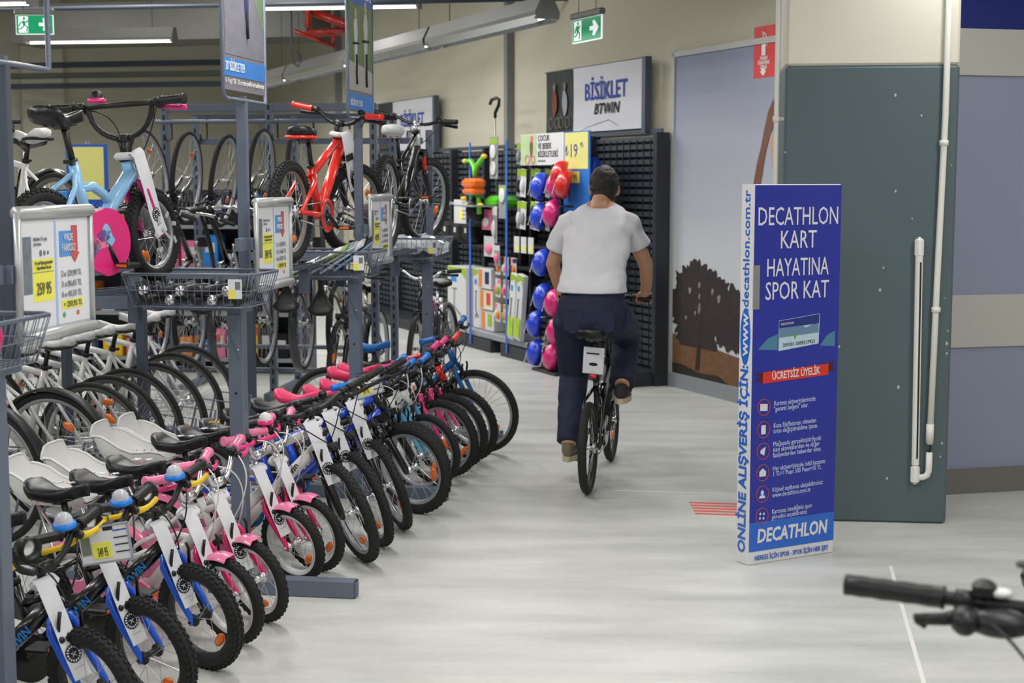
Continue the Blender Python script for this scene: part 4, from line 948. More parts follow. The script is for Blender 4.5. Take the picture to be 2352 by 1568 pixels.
obj('lower_rail', MB().tube([(-.85, .02, .40), (.9, .02, .40)], .017, 8), M_RACK, hk)
obj('lower_rail', MB().tube([(-.85, .02, .22), (.9, .02, .22)], .017, 8), M_RACK, hk)
for k, x in enumerate((-2.62, -2.34, -2.06, -1.78, -1.50, -1.22)):
    lx = x+1.9
    obj('bike_hook', MB().tube([(lx, -.02, 2.15), (lx, -.02, 2.0), (lx, -.10, 1.985), (lx, -.16, 1.99), (lx, -.17, 2.03)], .008, 6), M_BLACK, hk)
tag(hk, 'tall blue-grey rack with perforated uprights holding the hung bikes', 'bike rack')

# ------------------------------------------------------------------ posters on the rack posts
M_PGREY = plain('poster_grey', 128, 124, 132, .6); M_PBLUE = plain('poster_blue', 54, 128, 210, .6)
m_road = mat('poster_road', srgb(124, 122, 134), .6, noise_amt=.35, noise_scale=9, stretch=(1, 1, 2.5)); m_verge = mat('poster_verge', srgb(112, 134, 104), .6, noise_amt=.3, noise_scale=16); m_leaf = mat('poster_leaves', srgb(92, 118, 62), .6, noise_amt=.6, noise_scale=14); m_trunk = plain('poster_trunks', 190, 182, 172, .6)
def poster_frame(x, label, kind):
    t = empty('poster_stand' if kind else 'sign_frame', RP(x+.15, .0, 2.0), RANG); W_, H_ = .52, 1.0
    obj('frame_tube', MB().tube([(-W_/2, 0, H_), (-W_/2, 0, .04), (-W_/2+.01, 0, .015), (-W_/2+.035, 0, .005), (W_/2-.01, 0, .005), (W_/2, 0, .01), (W_/2, 0, H_)], .0085, 8), M_RACK, t)
    obj('spigot', MB().box((0, .012, .0), (.02, .03, .05)), M_RACK, t)
    if kind:
        pn = obj('poster_panel', MB().box((0, 0, .53), (W_-.02, .006, .98)), M_PGREY, t)
        Y0 = -.0035
        def pr(name, poly, m, d): return obj(name, MB().prism(poly, 'y', Y0-d, Y0), m, pn)
        if kind == 1:
            pr('printed_photo', [(-.24, .18), (.24, .18), (.24, 1.01), (-.24, 1.01)], m_road, .001)
            pr('printed_verge', [(.02, .55), (.24, .28), (.24, 1.01), (.1, 1.01)], m_verge, .0015)
            for k in range(3): pr('printed_trunk', [(.10+k*.06, .52), (.118+k*.06, .52), (.118+k*.06, 1.01), (.10+k*.06, 1.01)], m_trunk, .002)
            pr('printed_band', [(-.25, .095), (.25, .095), (.25, .165), (-.25, .165)], M_PBLUE, .0015)
            text('poster_lettering', "20' BİSİKLETLER", .05, M_TXTW, pn, VERT(-.24, -.0058, .132), width=.23, align='LEFT', bold=.0006)
            text('poster_small_print', '6 - 9 yaş / 120 - 135 cm arası çocuklar için tasarlanmıştır', .03, M_TXTW, pn, VERT(-.24, -.0048, .075), width=.47, align='LEFT')
            riders = ((-.12, .55, .8, plain('rider_red', 150, 70, 70, .6)), (.02, .45, 1.2, plain('rider_blue', 50, 66, 140, .6)))
        else:
            pr('printed_photo', [(-.24, .15), (.24, .15), (.24, .60), (-.24, .60)], m_leaf, .001)
            pr('printed_ground', [(-.24, .15), (.24, .15), (.24, .26), (.1, .28), (-.24, .30)], plain('poster_path', 176, 170, 166, .6), .0015)
            pr('printed_band', [(-.25, .60), (.25, .60), (.25, 1.01), (-.25, 1.01)], plain('poster_royal', 40, 96, 190, .6), .0015)
            pr('printed_band', [(-.25, .05), (.25, .05), (.25, .135), (-.25, .135)], M_PBLUE, .0015)
            text('poster_lettering', 'BİSİKLETLERİ', .07, M_TXTW, pn, VERT(-.0, -.0058, .66), width=.44, bold=.0006)
            text('poster_lettering', 'BİSİKLETLER', .045, M_TXTW, pn, VERT(-.22, -.0058, .085), width=.24, align='LEFT')
            riders = ((-.10, .36, 1.1, plain('rider_white', 208, 206, 204, .6)), (.10, .38, 1.25, plain('rider_pale', 196, 190, 186, .6)))
        for k, (cx, cz, sc, rm) in enumerate(riders):
            mb = MB(); d = .0022+.0006*k
            mb.prism(blob(cx, cz+.09*sc, .034*sc, .06*sc, 14, .15), 'y', Y0-d, Y0-.001)
            mb.prism([(cx-.028*sc, cz+.04*sc), (cx+.028*sc, cz+.04*sc), (cx+.02*sc, cz-.10*sc), (cx+.004, cz-.02*sc), (cx-.012*sc, cz-.10*sc)], 'y', Y0-d, Y0-.001)
            bd = obj('printed_rider', mb, rm, pn)
            obj('printed_bike', MB().tube([(cx, Y0-.003, cz-.02*sc), (cx, Y0-.003, cz-.12*sc), (cx+.006, Y0-.003, cz-.16*sc)], .007*sc, 5).tube([(cx-.05*sc, Y0-.003, cz+.03*sc), (cx+.05*sc, Y0-.003, cz+.035*sc)], .005*sc, 5), M_INK, pn)
            obj('printed_head', MB().ball((cx, Y0-.002, cz+.175*sc), (.02*sc, .001, .026*sc), 10, 6), plain('head_print', 200, 172, 160, .6), pn)
    return tag(t, label, 'poster' if kind else 'sign frame')
poster_frame(POSTS[0], 'empty bent-tube sign frame on the front rack post', 0)
poster_frame(POSTS[1], 'tall framed poster of cyclists on a grey road above the rack post', 1)
poster_frame(POSTS[2], 'tall framed poster of two riders in white under green leaves', 2)
for x in POSTS[3:]: pass

# ------------------------------------------------------------------ silver price frames
M_SHEENINK = plain('sheen_greyed_ink', 92, 92, 84, .8)  # board ink greyed, so the sheen over the print sits in its colour
M_SNAP = mat('silver_snap_frame', srgb(186, 188, 186), .35, .4)
m_ghost = plain('poster_back', 206, 208, 224, .6)
def price_frame(x, label, price, rows_):
    t = empty('price_board', RP(x+.03, -.075, 1.225), RANG); W_, H_ = .47, .385
    obj('backing', MB().box((W_/2, .006, H_/2), (W_-.02, .008, H_-.02)), m_ghost, t)
    for z in (.018, H_-.018): obj('frame_rail', MB().tube([(0.006, 0, z), (W_-.006, 0, z)], .0185, 12), M_SNAP, t)
    for xx in (.009, W_-.009): obj('frame_rail', MB().tube([(xx, 0, .018), (xx, 0, H_-.018)], .0105, 10), M_SNAP, t)
    Y0 = .0015
    def pr(name, a, b, z0, z1, m, d=.001): return obj(name, MB().box(((a+b)/2, Y0-d/2, (z0+z1)/2), (b-a, d, z1-z0)), m, t)
    pr('poster_sheet', .03, W_-.03, .04, H_-.04, M_PAPER, .001)
    pr('divider_line', .225, .238, .04, H_-.045, plain('pale_blue_print', 168, 188, 226, .7), .002)
    pr('photo_print', .035, .085, .14, .30, mat('bike_photo_print', srgb(110, 122, 132), .7, noise_amt=.5, noise_scale=30), .002)
    pr('price_block', .09, .215, .115, .235, M_PRICE, .002)
    pr('price_line', .09, .215, .197, .199, M_GREYINK, .0026)
    text('price_lettering', price, .05, M_SHEENINK, t, VERT(.15, -.003, .15), width=.085)
    text('price_lettering', 'En iyi fiyat garantisi\nkaçırılmaz fırsat', .014, M_SHEENINK, t, VERT(.152, -.003, .218), width=.105)
    text('frame_lettering', 'Bisiklet 3-5 yaş\ntek vites', .014, M_GREYINK, t, VERT(.095, -.003, .285), width=.08, align='LEFT')
    for k in range(3): obj('spec_icon', MB().ball((.14+.022*k, Y0-.002, .252), (.008-.001*k, .001, .010-.002*k), 8, 5), M_GREYINK, t)
    pr('offer_badge', .255, .375, .235, .31, plain('badge_blue', 92, 150, 214, .6), .002)
    text('badge_lettering', 'VADE\nFARKSIZ', .03, M_TXTW, t, VERT(.31, -.003, .275), width=.085)
    obj('badge_arrow', MB().prism([(.335, .325), (.372, .325), (.372, .245), (.385, .245), (.353, .215), (.322, .245), (.335, .245)], 'y', Y0-.003, Y0-.002), plain('badge_red', 196, 88, 88, .6), t)
    for k, s in enumerate(rows_): text('rate_lettering', s, .025, M_GREYINK, t, VERT(.325, -.003, .185-k*.03), width=.13)
    pr('total_block', .26, .40, .082, .108, M_PRICE, .002)
    text('total_lettering', '= '+price.replace(' ', ',')+' TL', .024, M_SHEENINK, t, VERT(.33, -.003, .095), width=.12)
    for k in range(2): obj('bank_mark', MB().ball((.275+.09*k, Y0-.002, .066), (.010, .001, .008), 8, 5), (plain('mark_green', 80, 170, 120, .7), plain('mark_red', 220, 110, 100, .7))[k], t)
    obj('mount', MB().box((-.05, .04, .2), (.12, .02, .05)).box((.0, .025, .2), (.03, .03, .05)), M_RACK, t)
    tag(t, label, 'price frame')
price_frame(POSTS[0], 'silver price frame on the front rack post showing 259', '259 95', ('2 x 129,98 TL', '3 x 86,65 TL', '6 x 43,33 TL'))
price_frame(POSTS[1], 'silver price frame on the rack post under the cyclist poster', '349 95', ('2 x 174,98 TL', '3 x 116,65 TL', '6 x 58,33 TL'))
price_frame(POSTS[2], 'silver price frame on the rack post below the red display bike', '449 95', ('2 x 224,98 TL', '3 x 149,98 TL', '6 x 74,99 TL'))

# ------------------------------------------------------------------ wire baskets and what lies in them
def basket(x, label, H_=.13):
    t = empty('wire_basket', RP(x-.125, .10, 1.19), RANG); a, b = .17, .27    # half sizes along row / across
    def loop(z, k, c=.03):
        A_, B_ = a*k, b*k; return [(-A_+c, -B_, z), (A_-c, -B_, z), (A_, -B_+c, z), (A_, B_-c, z), (A_-c, B_, z), (-A_+c, B_, z), (-A_, B_-c, z), (-A_, -B_+c, z)]
    obj('rim', MB().tube(loop(H_, 1.), .0048, 8, True).tube(loop(H_*.96, 1.), .003, 6, True), M_RACK, t)
    w = MB(); w.tube(loop(.0, .86), .0028, 6, True).tube(loop(H_*.5, .93), .0022, 6, True)
    n = 17
    for s in (-1, 1):
        for k in range(n):
            u = -1+2*k/(n-1); w.tube([(s*a, b*.95*u, H_), (s*a*.86, b*.83*u, 0)], .0017, 4)
        for k in range(11):
            u = -1+2*k/10; w.tube([(a*.9*u, s*b, H_), (a*.8*u, s*b*.86, 0)], .0017, 4)
    for k in range(n):
        u = -1+2*k/(n-1); w.tube([(-a*.86, b*.83*u, 0), (a*.86, b*.83*u, 0)], .0017, 4)
    obj('wire_grid', w, M_RACK, t)
    pc = obj('price_card', MB().box((-a*1.0-.004, -b*.74, H_*.58), (.003, .055, .075)), M_PAPER, t)
    obj('price_print', MB().box((-a*1.0-.006, -b*.74+.012, H_*.42), (.002, .026, .035)), M_PRICE, pc)
    obj('bar_code', MB().box((-a*1.0-.006, -b*.74-.012, H_*.68), (.002, .02, .03)), M_GREYINK, pc)
    obj('hanger', MB().box((a+.02, 0, H_*.7), (.05, .03, .02)), M_RACK, t)
    return tag(t, label, 'basket'), t
def BP(x, u, v, z): return RP(x-.125+u, .10+v, 1.193+z)
basket(POSTS[0], 'wire basket on the front rack post holding pink accessories')
basket(POSTS[1], 'wire basket of black pumps below the sky blue display bike')
basket(POSTS[2], 'wire basket of wrapped packets below the red display bike')
basket(POSTS[3], 'wire basket of silver wrapped bags below the black display bike')
random.seed(21)
for k in range(10):
    v = -.17+(k % 5)*.085+random.uniform(-.01, .01); z = .022+.036*(k//5); p = BP(0, 0, v+(.03 if k > 4 else 0), z)
    t = empty('hand_pump', p, RANG+R(random.uniform(-12, 12)))
    obj('pump_barrel', MB().tube([(-.105, 0, 0), (.1, 0, 0)], .0185, 12), M_BLACK, t)
    obj('pump_head', MB().lathe([(0, -.018), (.013, -.016), (.0205, -.006), (.0205, .012), (.016, .016), (0, .016)], 14, c=(-.112, 0, 0), M=RY(PI/2).to_3x3()), M_CHROME if k % 2 else M_BLACK, t)
    obj('pump_nozzle', MB().tube([(-.12, 0, 0), (-.128, 0, 0)], .005, 8), M_STEEL, t)
    tag(t, 'black hand pump with bright end lying in the wire basket', 'pump', 'pumps in the wire basket')
M_BAG = mat('clear_wrapping', (.78, .82, .86), .12, metal=.35)
for k in range(5):
    p = BP(POSTS[2], -.02+.012*k, .10-.055*k, .06+.012*k)
    t = empty('wrapped_packet', p, RANG+R(80+4*k)); t.rotation_euler = (R(12), R(-24-3*k), RANG+R(-95+3*k))
    obj('packet_body', MB().bbox((0, 0, 0), (.34-.02*k, .15, .012), .005), [M_PAPER, plain('packet_green', 150, 176, 60, .4), M_BAG, M_BAG, plain('packet_blue', 120, 150, 180, .4)][k], t)
    obj('packet_card', MB().box((.09, 0, .0075), (.08, .13, .002)), [M_INK, M_PAPER, plain('packet_teal', 60, 130, 170, .4), M_PAPER, M_INK][k], t)
    tag(t, ['white', 'green-edged', 'clear', 'clear', 'blue'][k]+' flat packet leaning in the wire basket'+(' on top' if k == 3 else ''), 'packet')
random.seed(31)
for k in range(6):
    p = BP(POSTS[3], random.uniform(-.08, .08), -.2+.08*k, .07+.02*(k % 2)); mb = MB(); rows = []
    for j in range(7):
        th = PI*j/6; rows.append([(random.uniform(.85, 1.15)*.09*math.sin(th)*math.cos(q*PI/5), random.uniform(.85, 1.15)*.06*math.sin(th)*math.sin(q*PI/5), .05*math.cos(th)*random.uniform(.8, 1.2)) for q in range(10)])
    mb.rings(rows, sm=False)
    tag(obj('wrapped_bag', mb, M_BAG, None, T(*p) @ RZ(k)), 'crumpled silver wrapped bag lying in the far wire basket', 'bag', 'wrapped bags in the far basket')
for k in range(3):
    p = BP(POSTS[0], -.05, -.19+.1*k, .06)
    t = empty('bike_mirror', p, RANG+R(20*k))
    obj('mirror_back', MB().ball((0, 0, .02), (.03, .045, .06), 12, 8), (M_HOT, M_ALU, M_HOT)[k], t)
    obj('mirror_arm', MB().tube([(0, 0, .07), (0, .02, .1), (0, .05, .1), (0, .06, .06)], .009, 8), M_BLACK, t)
    tag(t, ['pink mirror at the edge of the front wire basket', 'grey mirror in the middle of the front wire basket', 'pink mirror leaning at the back of the front wire basket'][k], 'accessory')
# price cards clipped on handlebars
def bar_card(p, ang, w, h, label, tilt):
    t = empty('price_card', p); t.rotation_euler = (0, R(tilt), ang)
    c = obj('card_sheet', MB().box((0, 0, 0), (w, .004, h)), M_PAPER, t)
    obj('card_frame', MB().box((0, -.001, h/2), (w*1.03, .008, .006)).box((0, -.001, -h/2), (w*1.03, .008, .006)).box((w/2, -.001, 0), (.006, .008, h)), plain('grey_edge', 150, 152, 160, .6), t)
    obj('price_block', MB().box((-.07*w, -.003, -.16*h), (.38*w, .002, .44*h)), M_PRICE, c)
    obj('photo_print', MB().box((-.38*w, -.003, -.0*h), (.18*w, .002, .5*h)), mat('card_photo_print', srgb(120, 128, 104), .7, noise_amt=.5, noise_scale=40), c)
    for k in range(4): obj('rule_line', MB().box((.33*w, -.003, .34*h-k*.2*h), (.27*w, .002, .03*h)), M_BLUEINK if k == 0 else M_INK, c)
    text('price_lettering', '349 95', .04, M_INK, c, VERT(-.06*w, -.005, -.22*h), width=.2*w)
    obj('clip', MB().box((.1*w, .02, .45*h), (.03, .045, .02)).tube([(.1*w, .03, .47*h), (.0, .09, .6*h), (-.6*w, .2, .6*h)], .003, 5), M_BLACK, t)
    tag(t, label, 'price card')
bar_card((-1.235, 4.40, .585), R(4), .15, .112, 'white price card with yellow block on the blue-forked kids bike', -8)
bar_card((-.70, 7.05, .70), R(-8), .15, .10, 'white price card with yellow block on the royal blue kids bikes', -18)
# ------------------------------------------------------------------ rider and his folding bike
RH = Vector((.19, .982)).normalized(); REAR = Vector((.41, 7.867)); FRONT = REAR+RH*.985
fb = bike(FO, 'black small-wheeled folding bike ridden by the man in the white T-shirt', None, FRONT, math.atan2(RH.y, RH.x), 0, 0, R(0))
PMX = T(REAR.x, REAR.y, 0) @ RZ(math.atan2(-RH.x, RH.y))       # rider frame: x right, y ahead, z up
o = obj('paper_label', MB().bbox((0, 0, 0), (.115, .003, .15), .001), M_PAPER, fb, T(-.79, 0, .70) @ RZ(R(-90)) @ RX(R(8)) @ RY(R(4)))
obj('label_print', MB().box((-.005, -.003, .04), (.07, .001, .008)), M_INK, o)
obj('label_picture', MB().ball((.0, -.003, -.02), (.025, .001, .01), 10, 5), M_INK, o)
obj('tail_reflector', MB().ball((-.80, 0, .615), (.012, .022, .014), 10, 6), M_REDREF, fb)

def solid(mb, voxel, it=6, fac=.5):
    me = mb.mesh('tmp'); ob = bpy.data.objects.new('tmp', me); COL.objects.link(ob)
    m = ob.modifiers.new('r', 'REMESH'); m.mode = 'VOXEL'; m.voxel_size = voxel; m.use_smooth_shade = True
    s = ob.modifiers.new('s', 'SMOOTH'); s.iterations = it; s.factor = fac
    bpy.context.view_layer.update(); dg = bpy.context.evaluated_depsgraph_get()
    out = bpy.data.meshes.new_from_object(ob.evaluated_get(dg)); bpy.data.objects.remove(ob)
    for p in out.polygons: p.use_smooth = True
    return out
def loft(mb, secs, n=20):      # secs: centre, half width (x), half depth (y)
    mb.rings([[(c[0]+a*math.cos(q*2*PI/n), c[1]+b*math.sin(q*2*PI/n), c[2]+(sl*math.sin(q*2*PI/n))) for q in range(n)] for c, a, b, sl in secs])
CX = -.025
TORSO = [((CX, .30, 1.02), .175, .125, .0), ((CX, .33, 1.10), .165, .118, .02), ((CX, .39, 1.20), .165, .115, .03), ((CX, .455, 1.30), .18, .115, .04), ((CX, .515, 1.38), .19, .11, .045), ((CX, .57, 1.465), .175, .095, .045), ((CX, .605, 1.52), .12, .078, .04), ((CX, .635, 1.555), .07, .06, .03)]
ARM = {1: [(.135, .555, 1.435), (.182, .60, 1.34), (.238, .645, 1.20), (.238, .675, 1.09), (.226, .70, 1.03)], -1: [(-.195, .555, 1.435), (-.25, .59, 1.33), (-.30, .625, 1.20), (-.275, .665, 1.09), (-.25, .70, 1.03)]}
LEG = {1: [(.085, .30, .93), (.11, .50, .875), (.125, .68, .79), (.135, .51, .66), (.14, .345, .545)], -1: [(-.135, .30, .93), (-.145, .40, .75), (-.15, .485, .58), (-.15, .36, .40), (-.145, .25, .215)]}
M_SKIN = mat('skin', srgb(196, 146, 116), .55); M_HAIR = mat('dark_hair', srgb(34, 27, 22), .6, noise_amt=.5, noise_scale=60, bump=.6, bscale=150)
b = MB()
loft(b, [(c, a*.93, d*.92, s) for c, a, d, s in TORSO])
loft(b, [((CX, .28, .86), .15, .12, 0), ((CX, .285, .94), .175, .125, 0), ((CX, .31, 1.04), .155, .11, 0)])
b.tube([(CX, .61, 1.50), (CX, .655, 1.55), (CX, .69, 1.60)], [.062, .055, .056], 14)
HC_ = Vector((CX+.008, .735, 1.645))
b.ball(HC_, (.076, .095, .108), 18, 12); b.ball(HC_+Vector((0, .035, -.055)), (.058, .062, .062), 14, 9)      # skull, jaw
b.ball(HC_+Vector((0, .102, -.018)), (.014, .022, .024), 8, 6)                                            # nose
for s in (-1, 1):
    b.ball(HC_+Vector((s*.08, -.005, -.018)), (.012, .022, .034), 10, 7)                                  # ears
    b.ball(HC_+Vector((s*.034, .088, .012)), (.02, .012, .010), 8, 5)
    b.tube(ARM[s], [.05, .046, .041, .034, .027], 14)
    b.tube(LEG[s], [.085, .075, .06, .052, .042], 14)
    hx = ARM[s][-1][0]
    b.ball((hx, .69, 1.03), (.042, .032, .022), 12, 8)                                                     # back of the hand over the grip
    for k in range(4):
        fx = hx+s*(-.033+.022*k); L = (.9, 1., .95, .8)[k]
        b.tube([(fx, .70, 1.035), (fx, .728, 1.028), (fx, .742, 1.008), (fx, .735, .985), (fx, .735-.03*L, .975)], [.0095, .0095, .009, .0085, .007], 8)
    b.tube([(hx-s*.035, .68, 1.025), (hx-s*.05, .69, 1.0), (hx-s*.045, .71, .982)], [.012, .0105, .008], 8)   # thumb
pr = empty('person', REAR.to_3d()); pr.matrix_basis = PMX
obj('body', solid(b, .0058, 5), M_SKIN, pr)
fc = MB()
for s in (-1, 1): fc.ball(HC_+Vector((s*.034, .095, .012)), (.012, .008, .008), 8, 6)
obj('eyes', fc, plain('eye_white', 220, 220, 216, .3), pr)
obj('mouth', MB().ball(HC_+Vector((0, .094, -.062)), (.022, .006, .006), 8, 5), plain('lips', 170, 100, 90, .5), pr)
# hair: cap over the skull, cut at the nape
h = MB(); h.ball(HC_+Vector((0, -.008, .018)), (.087, .104, .106), 20, 14); h.ball(HC_+Vector((0, -.045, -.045)), (.074, .064, .055), 14, 9); h.ball(HC_+Vector((0, -.05, -.085)), (.06, .046, .045), 12, 8)
hm = solid(h, .006, 3)
for v in hm.vertices:
    d = noise.noise(v.co*45)*.006; n_ = (v.co-HC_).normalized(); v.co += n_*d
    if v.co.y > HC_.y+.055 and v.co.z < HC_.z+.055: v.co.y = HC_.y+.055-(.002)
obj('hair', hm, M_HAIR, pr)
# T-shirt
sh = MB(); loft(sh, [((CX, .31, 1.065), .200, .152, .0), ((CX, .325, 1.11), .192, .146, .015)]+[(c, a+.014, d+.016, s) for c, a, d, s in TORSO[2:-1]]+[((CX, .628, 1.545), .085, .074, .03)])
SLV = {1: [(.105, .55, 1.455), (.148, .565, 1.44), (.178, .595, 1.36), (.20, .615, 1.305)], -1: [(-.155, .55, 1.455), (-.205, .565, 1.435), (-.248, .587, 1.345), (-.272, .602, 1.285)]}
for s in (-1, 1): sh.tube(SLV[s], [.066, .070, .068, .072], 16)
sm = solid(sh, .007, 14)
for v in sm.vertices:
    p = v.co; w = noise.noise(Vector((p.x*9+p.z*7, p.y*5, p.z*9-p.x*5)))*.011+noise.noise(Vector((p.x*26+p.z*14, p.y*12, p.z*22)))*.0055+noise.noise(Vector((p.x*4, p.y*4, p.z*30)))*.004*max(0, (1.2-p.z)*4)
    c = Vector((CX, .3+(p.z-1.0)*.55, p.z)); n_ = (p-c); n_.z = 0
    if n_.length > .01: v.co = p+n_.normalized()*w
obj('t_shirt', sm, mat('white_cotton', srgb(218, 217, 222), .85, bump=.1, bscale=500), pr)
# jeans
j = MB(); loft(j, [((CX, .29, .83), .15, .13, 0), ((CX, .285, .90), .19, .145, 0), ((CX, .29, .98), .195, .142, 0), ((CX, .31, 1.06), .178, .125, 0), ((CX, .33, 1.11), .15, .105, 0)])
LR = {1: [.112, .10, .082, .076, .072], -1: [.112, .102, .083, .076, .066]}
for s in (-1, 1):
    L = LEG[s][:-1]+[tuple(Vector(LEG[s][-2]).lerp(Vector(LEG[s][-1]), .93))]
    pts = [Vector(p) for p in L]; pp = []; rr_ = []
    for a in range(len(pts)-1):
        for q in range(4): pp.append(pts[a].lerp(pts[a+1], q/4)); rr_.append(LR[s][a]+(LR[s][a+1]-LR[s][a])*q/4)
    pp.append(pts[-1]); rr_.append(LR[s][-1]); j.tube(pp, rr_, 16)
jm = solid(j, .007, 6)
for v in jm.vertices:
    p = v.co; w = noise.noise(Vector((p.x*10, p.y*8, p.z*24)))*.007+noise.noise(p*30)*.002
    v.co = p+Vector((p.x-CX, p.y-.36, 0)).normalized()*w
m_jean = mat('dark_denim', srgb(30, 36, 62), .8, noise_amt=.35, noise_scale=7, bump=.12, bscale=400)
obj('jeans', jm, m_jean, pr)
for s in (-1, 1):
    ps = MB(); x0 = CX+s*.085
    g = [[(x0+(-.055+.11*i/4), .145-.006*math.cos((i-2)*.8)+abs(x0+(-.055+.11*i/4)-CX)**2*1.4, .86+.115*k/4+(.0 if k else .012*(abs(i-2)-1))) for i in range(5)] for k in range(5)]
    obj('back_pocket', MB().grid(g).grid([[(p[0], p[1]+.006, p[2]) for p in r[::-1]] for r in g]), mat('denim_pocket', srgb(34, 40, 68), .8), pr)
# shoes
for s, hl_, nm in ((1, Vector((.138, .27, .455)), 'r'), (-1, Vector((-.145, .205, .132)), 'l')):
    u = MB(); loft_ = []
    for q in range(9):
        w_ = q/8; yy = hl_.y+.275*w_; a = .034+.012*math.sin(w_*PI)+.004*w_; hh = .075*(1-w_)**.6+.028 if w_ > .25 else .088
        loft_.append([(hl_.x+a*math.cos(t_*2*PI/14)*(1 if 0 < q < 8 else .6), yy, hl_.z+.018+hh*.5+hh*.5*math.sin(t_*2*PI/14)) for t_ in range(14)])
    u.rings(loft_)
    so = obj('shoe', solid(u, .006, 3), plain('dark_suede', 40, 38, 36, .8) if s == 1 else plain('tan_suede', 118, 108, 88, .8), pr)
    sp = MB(); pts = []
    for q in range(20):
        a = q*2*PI/20; pts.append((hl_.x+.046*math.cos(a)*(1+.12*math.sin(a)), hl_.y+.138+.15*math.sin(a)))
    sp.prism(pts, 'z', hl_.z-.004, hl_.z+.026); obj('sole', sp, plain('cream_sole', 196, 184, 156, .7), so)
tag(pr, 'person in a white T-shirt and dark jeans riding the folding bike away', 'person')
# ------------------------------------------------------------------ wall shelving with grid panels
M_GRID = plain('dark_grid', 62, 70, 78, .5); M_GRIDD = plain('dark_upright', 40, 43, 50, .5); M_SHELF = plain('grey_shelf', 150, 154, 160, .5)
def grid_shelf(label, x0, x1, H_):
    t = empty('grid_shelving', WP(0, 0, 0), WANG)
    n = max(2, int(round((x1-x0)/1.0))+1)
    for k in range(n): obj('upright', MB().box((x0+(x1-x0)*k/(n-1), -.12, H_/2), (.06, .12, H_), ), M_GRIDD, t)
    sm_ = MB().box((0, 0, 0), (x1-x0-.04, .016, .038)).mesh('slat')
    for k in range(int(H_/.062)): obj('slat', sm_, M_GRID, t, T((x0+x1)/2, -.10, .1+k*.062))
    obj('back_panel', MB().box(((x0+x1)/2, -.07, H_/2), (x1-x0-.04, .012, H_-.06)), M_GRIDD, t)
    vb = MB()
    for k in range(int((x1-x0)/.12)): vb.box((x0+.1+k*.12, -.112, H_/2), (.008, .006, H_-.1))
    obj('grid_wires', vb, M_GRIDD, t)['kind'] = 'stuff'
    obj('base_shelf', MB().box(((x0+x1)/2, -.28, .06), (x1-x0, .42, .12)), M_GRIDD, t)
    return tag(t, label, 'shelving')
grid_shelf('dark grid shelving under the cycling banner beside the mural', -2.5, -.04, 2.07)
grid_shelf('dark grid shelving far along the wall under the half hidden banner', -7.4, -2.75, 2.02)
random.seed(17)
M_BAGB = mat('black_fabric', srgb(20, 20, 23), .8)
def sack(name, label, cat, x, y, z, s, m, group=None, ang=WANG, sq=.75):
    mb = MB(); rows = []
    for j in range(9):
        th = PI*j/8; rows.append([(s[0]/2*math.sin(th)**sq*math.copysign(abs(math.cos(q*PI/8))**.7, math.cos(q*PI/8)), s[1]/2*math.sin(th)**sq*math.copysign(abs(math.sin(q*PI/8))**.7, math.sin(q*PI/8)), s[2]/2*math.cos(th)*(1+.06*noise.noise(Vector((q*.7, j*.9, x*3))))) for q in range(16)])
    t = empty(name, WP(x, y, z), ang)
    obj('bag_body', MB().rings(rows), m, t)
    obj('strap', MB().tube([(-.05, 0, s[2]*.46), (-.04, 0, s[2]*.56), (.04, 0, s[2]*.56), (.05, 0, s[2]*.46)], .009, 6), M_BLACK, t)
    obj('pocket', MB().bbox((0, -s[1]*.46, -s[2]*.16), (s[0]*.62, .03, s[2]*.34), .012), M_BAGB if m != M_BAGB else plain('grey_pocket', 44, 46, 52, .8), t)
    return tag(t, label, cat, group)
for k in range(3):
    sack('pannier_bag', 'black pannier bag hanging on the grid shelving behind the rider', 'bag', -.62-.36*(k % 3), -.30, 1.38-.42*(k//3), (.33, .22, .40), M_BAGB, 'black bags on the grid shelving')
m_bb = mat('bright_blue_fabric', srgb(16, 120, 214), .5)
sack('backpack', 'bright blue backpack hanging behind the rider\'s arm', 'bag', -.70, -.40, .96, (.40, .26, .48), m_bb)
sack('backpack', 'bright blue backpack low on the shelving behind the rider\'s legs', 'bag', -1.05, -.30, .52, (.36, .26, .40), m_bb)

# ------------------------------------------------------------------ toy and helmet gondola
GY = math.sqrt(0); GMX = T(.45, 13.2, 0) @ RZ(WANG)
def GP(x, y, z=0.): return GMX @ Vector((x, y, z))
g = empty('display_gondola', GP(0, 0, 0), WANG)
for x in (-2.62, -1.93, -1.0, -.06): obj('upright', MB().box((x, .42, 1.03), (.05, .07, 2.06)), M_GRIDD, g); obj('gondola_foot', MB().box((x, .22, .05), (.05, .5, .1)), M_GRIDD, g)
for a, b_ in ((-2.62, -1.93), (-1.93, -1.0), (-1.0, -.06)):
    obj('back_panel', MB().box(((a+b_)/2, .45, 1.05), (b_-a-.05, .02, 1.9)), M_GRIDD, g)
    obj('base_shelf', MB().bbox(((a+b_)/2, .16, .155), (b_-a-.01, .5, .06), .006), M_SHELF, g)
for z, a, b_ in ((1.02, -2.62, -1.93), (1.44, -3.0, -1.95), (1.32, -1.9, -.4), (1.06, -1.9, -.4), (.84, -1.9, -.5)):
    obj('shelf', MB().bbox(((a+b_)/2, .24, z), (b_-a, .34, .03), .006), M_GRIDD if z < 1.4 else M_SHELF, g)
tag(g, 'dark gondola of children\'s bike toys and accessories beyond the rider', 'shelving')
M_STRIP = plain('blue_strip', 62, 112, 214, .5)
for k, x in enumerate((-1.9, -.98)):
    o = obj('price_strip', MB().bbox((0, 0, 1.05), (.03, .012, 2.02), .003), M_STRIP, None, T(*GP(x, -.12, 0)) @ RZ(WANG))
    tag(o, ['tall blue plastic strip in front of the white boxes', 'tall blue plastic strip in front of the blister packs'][k], 'strip')
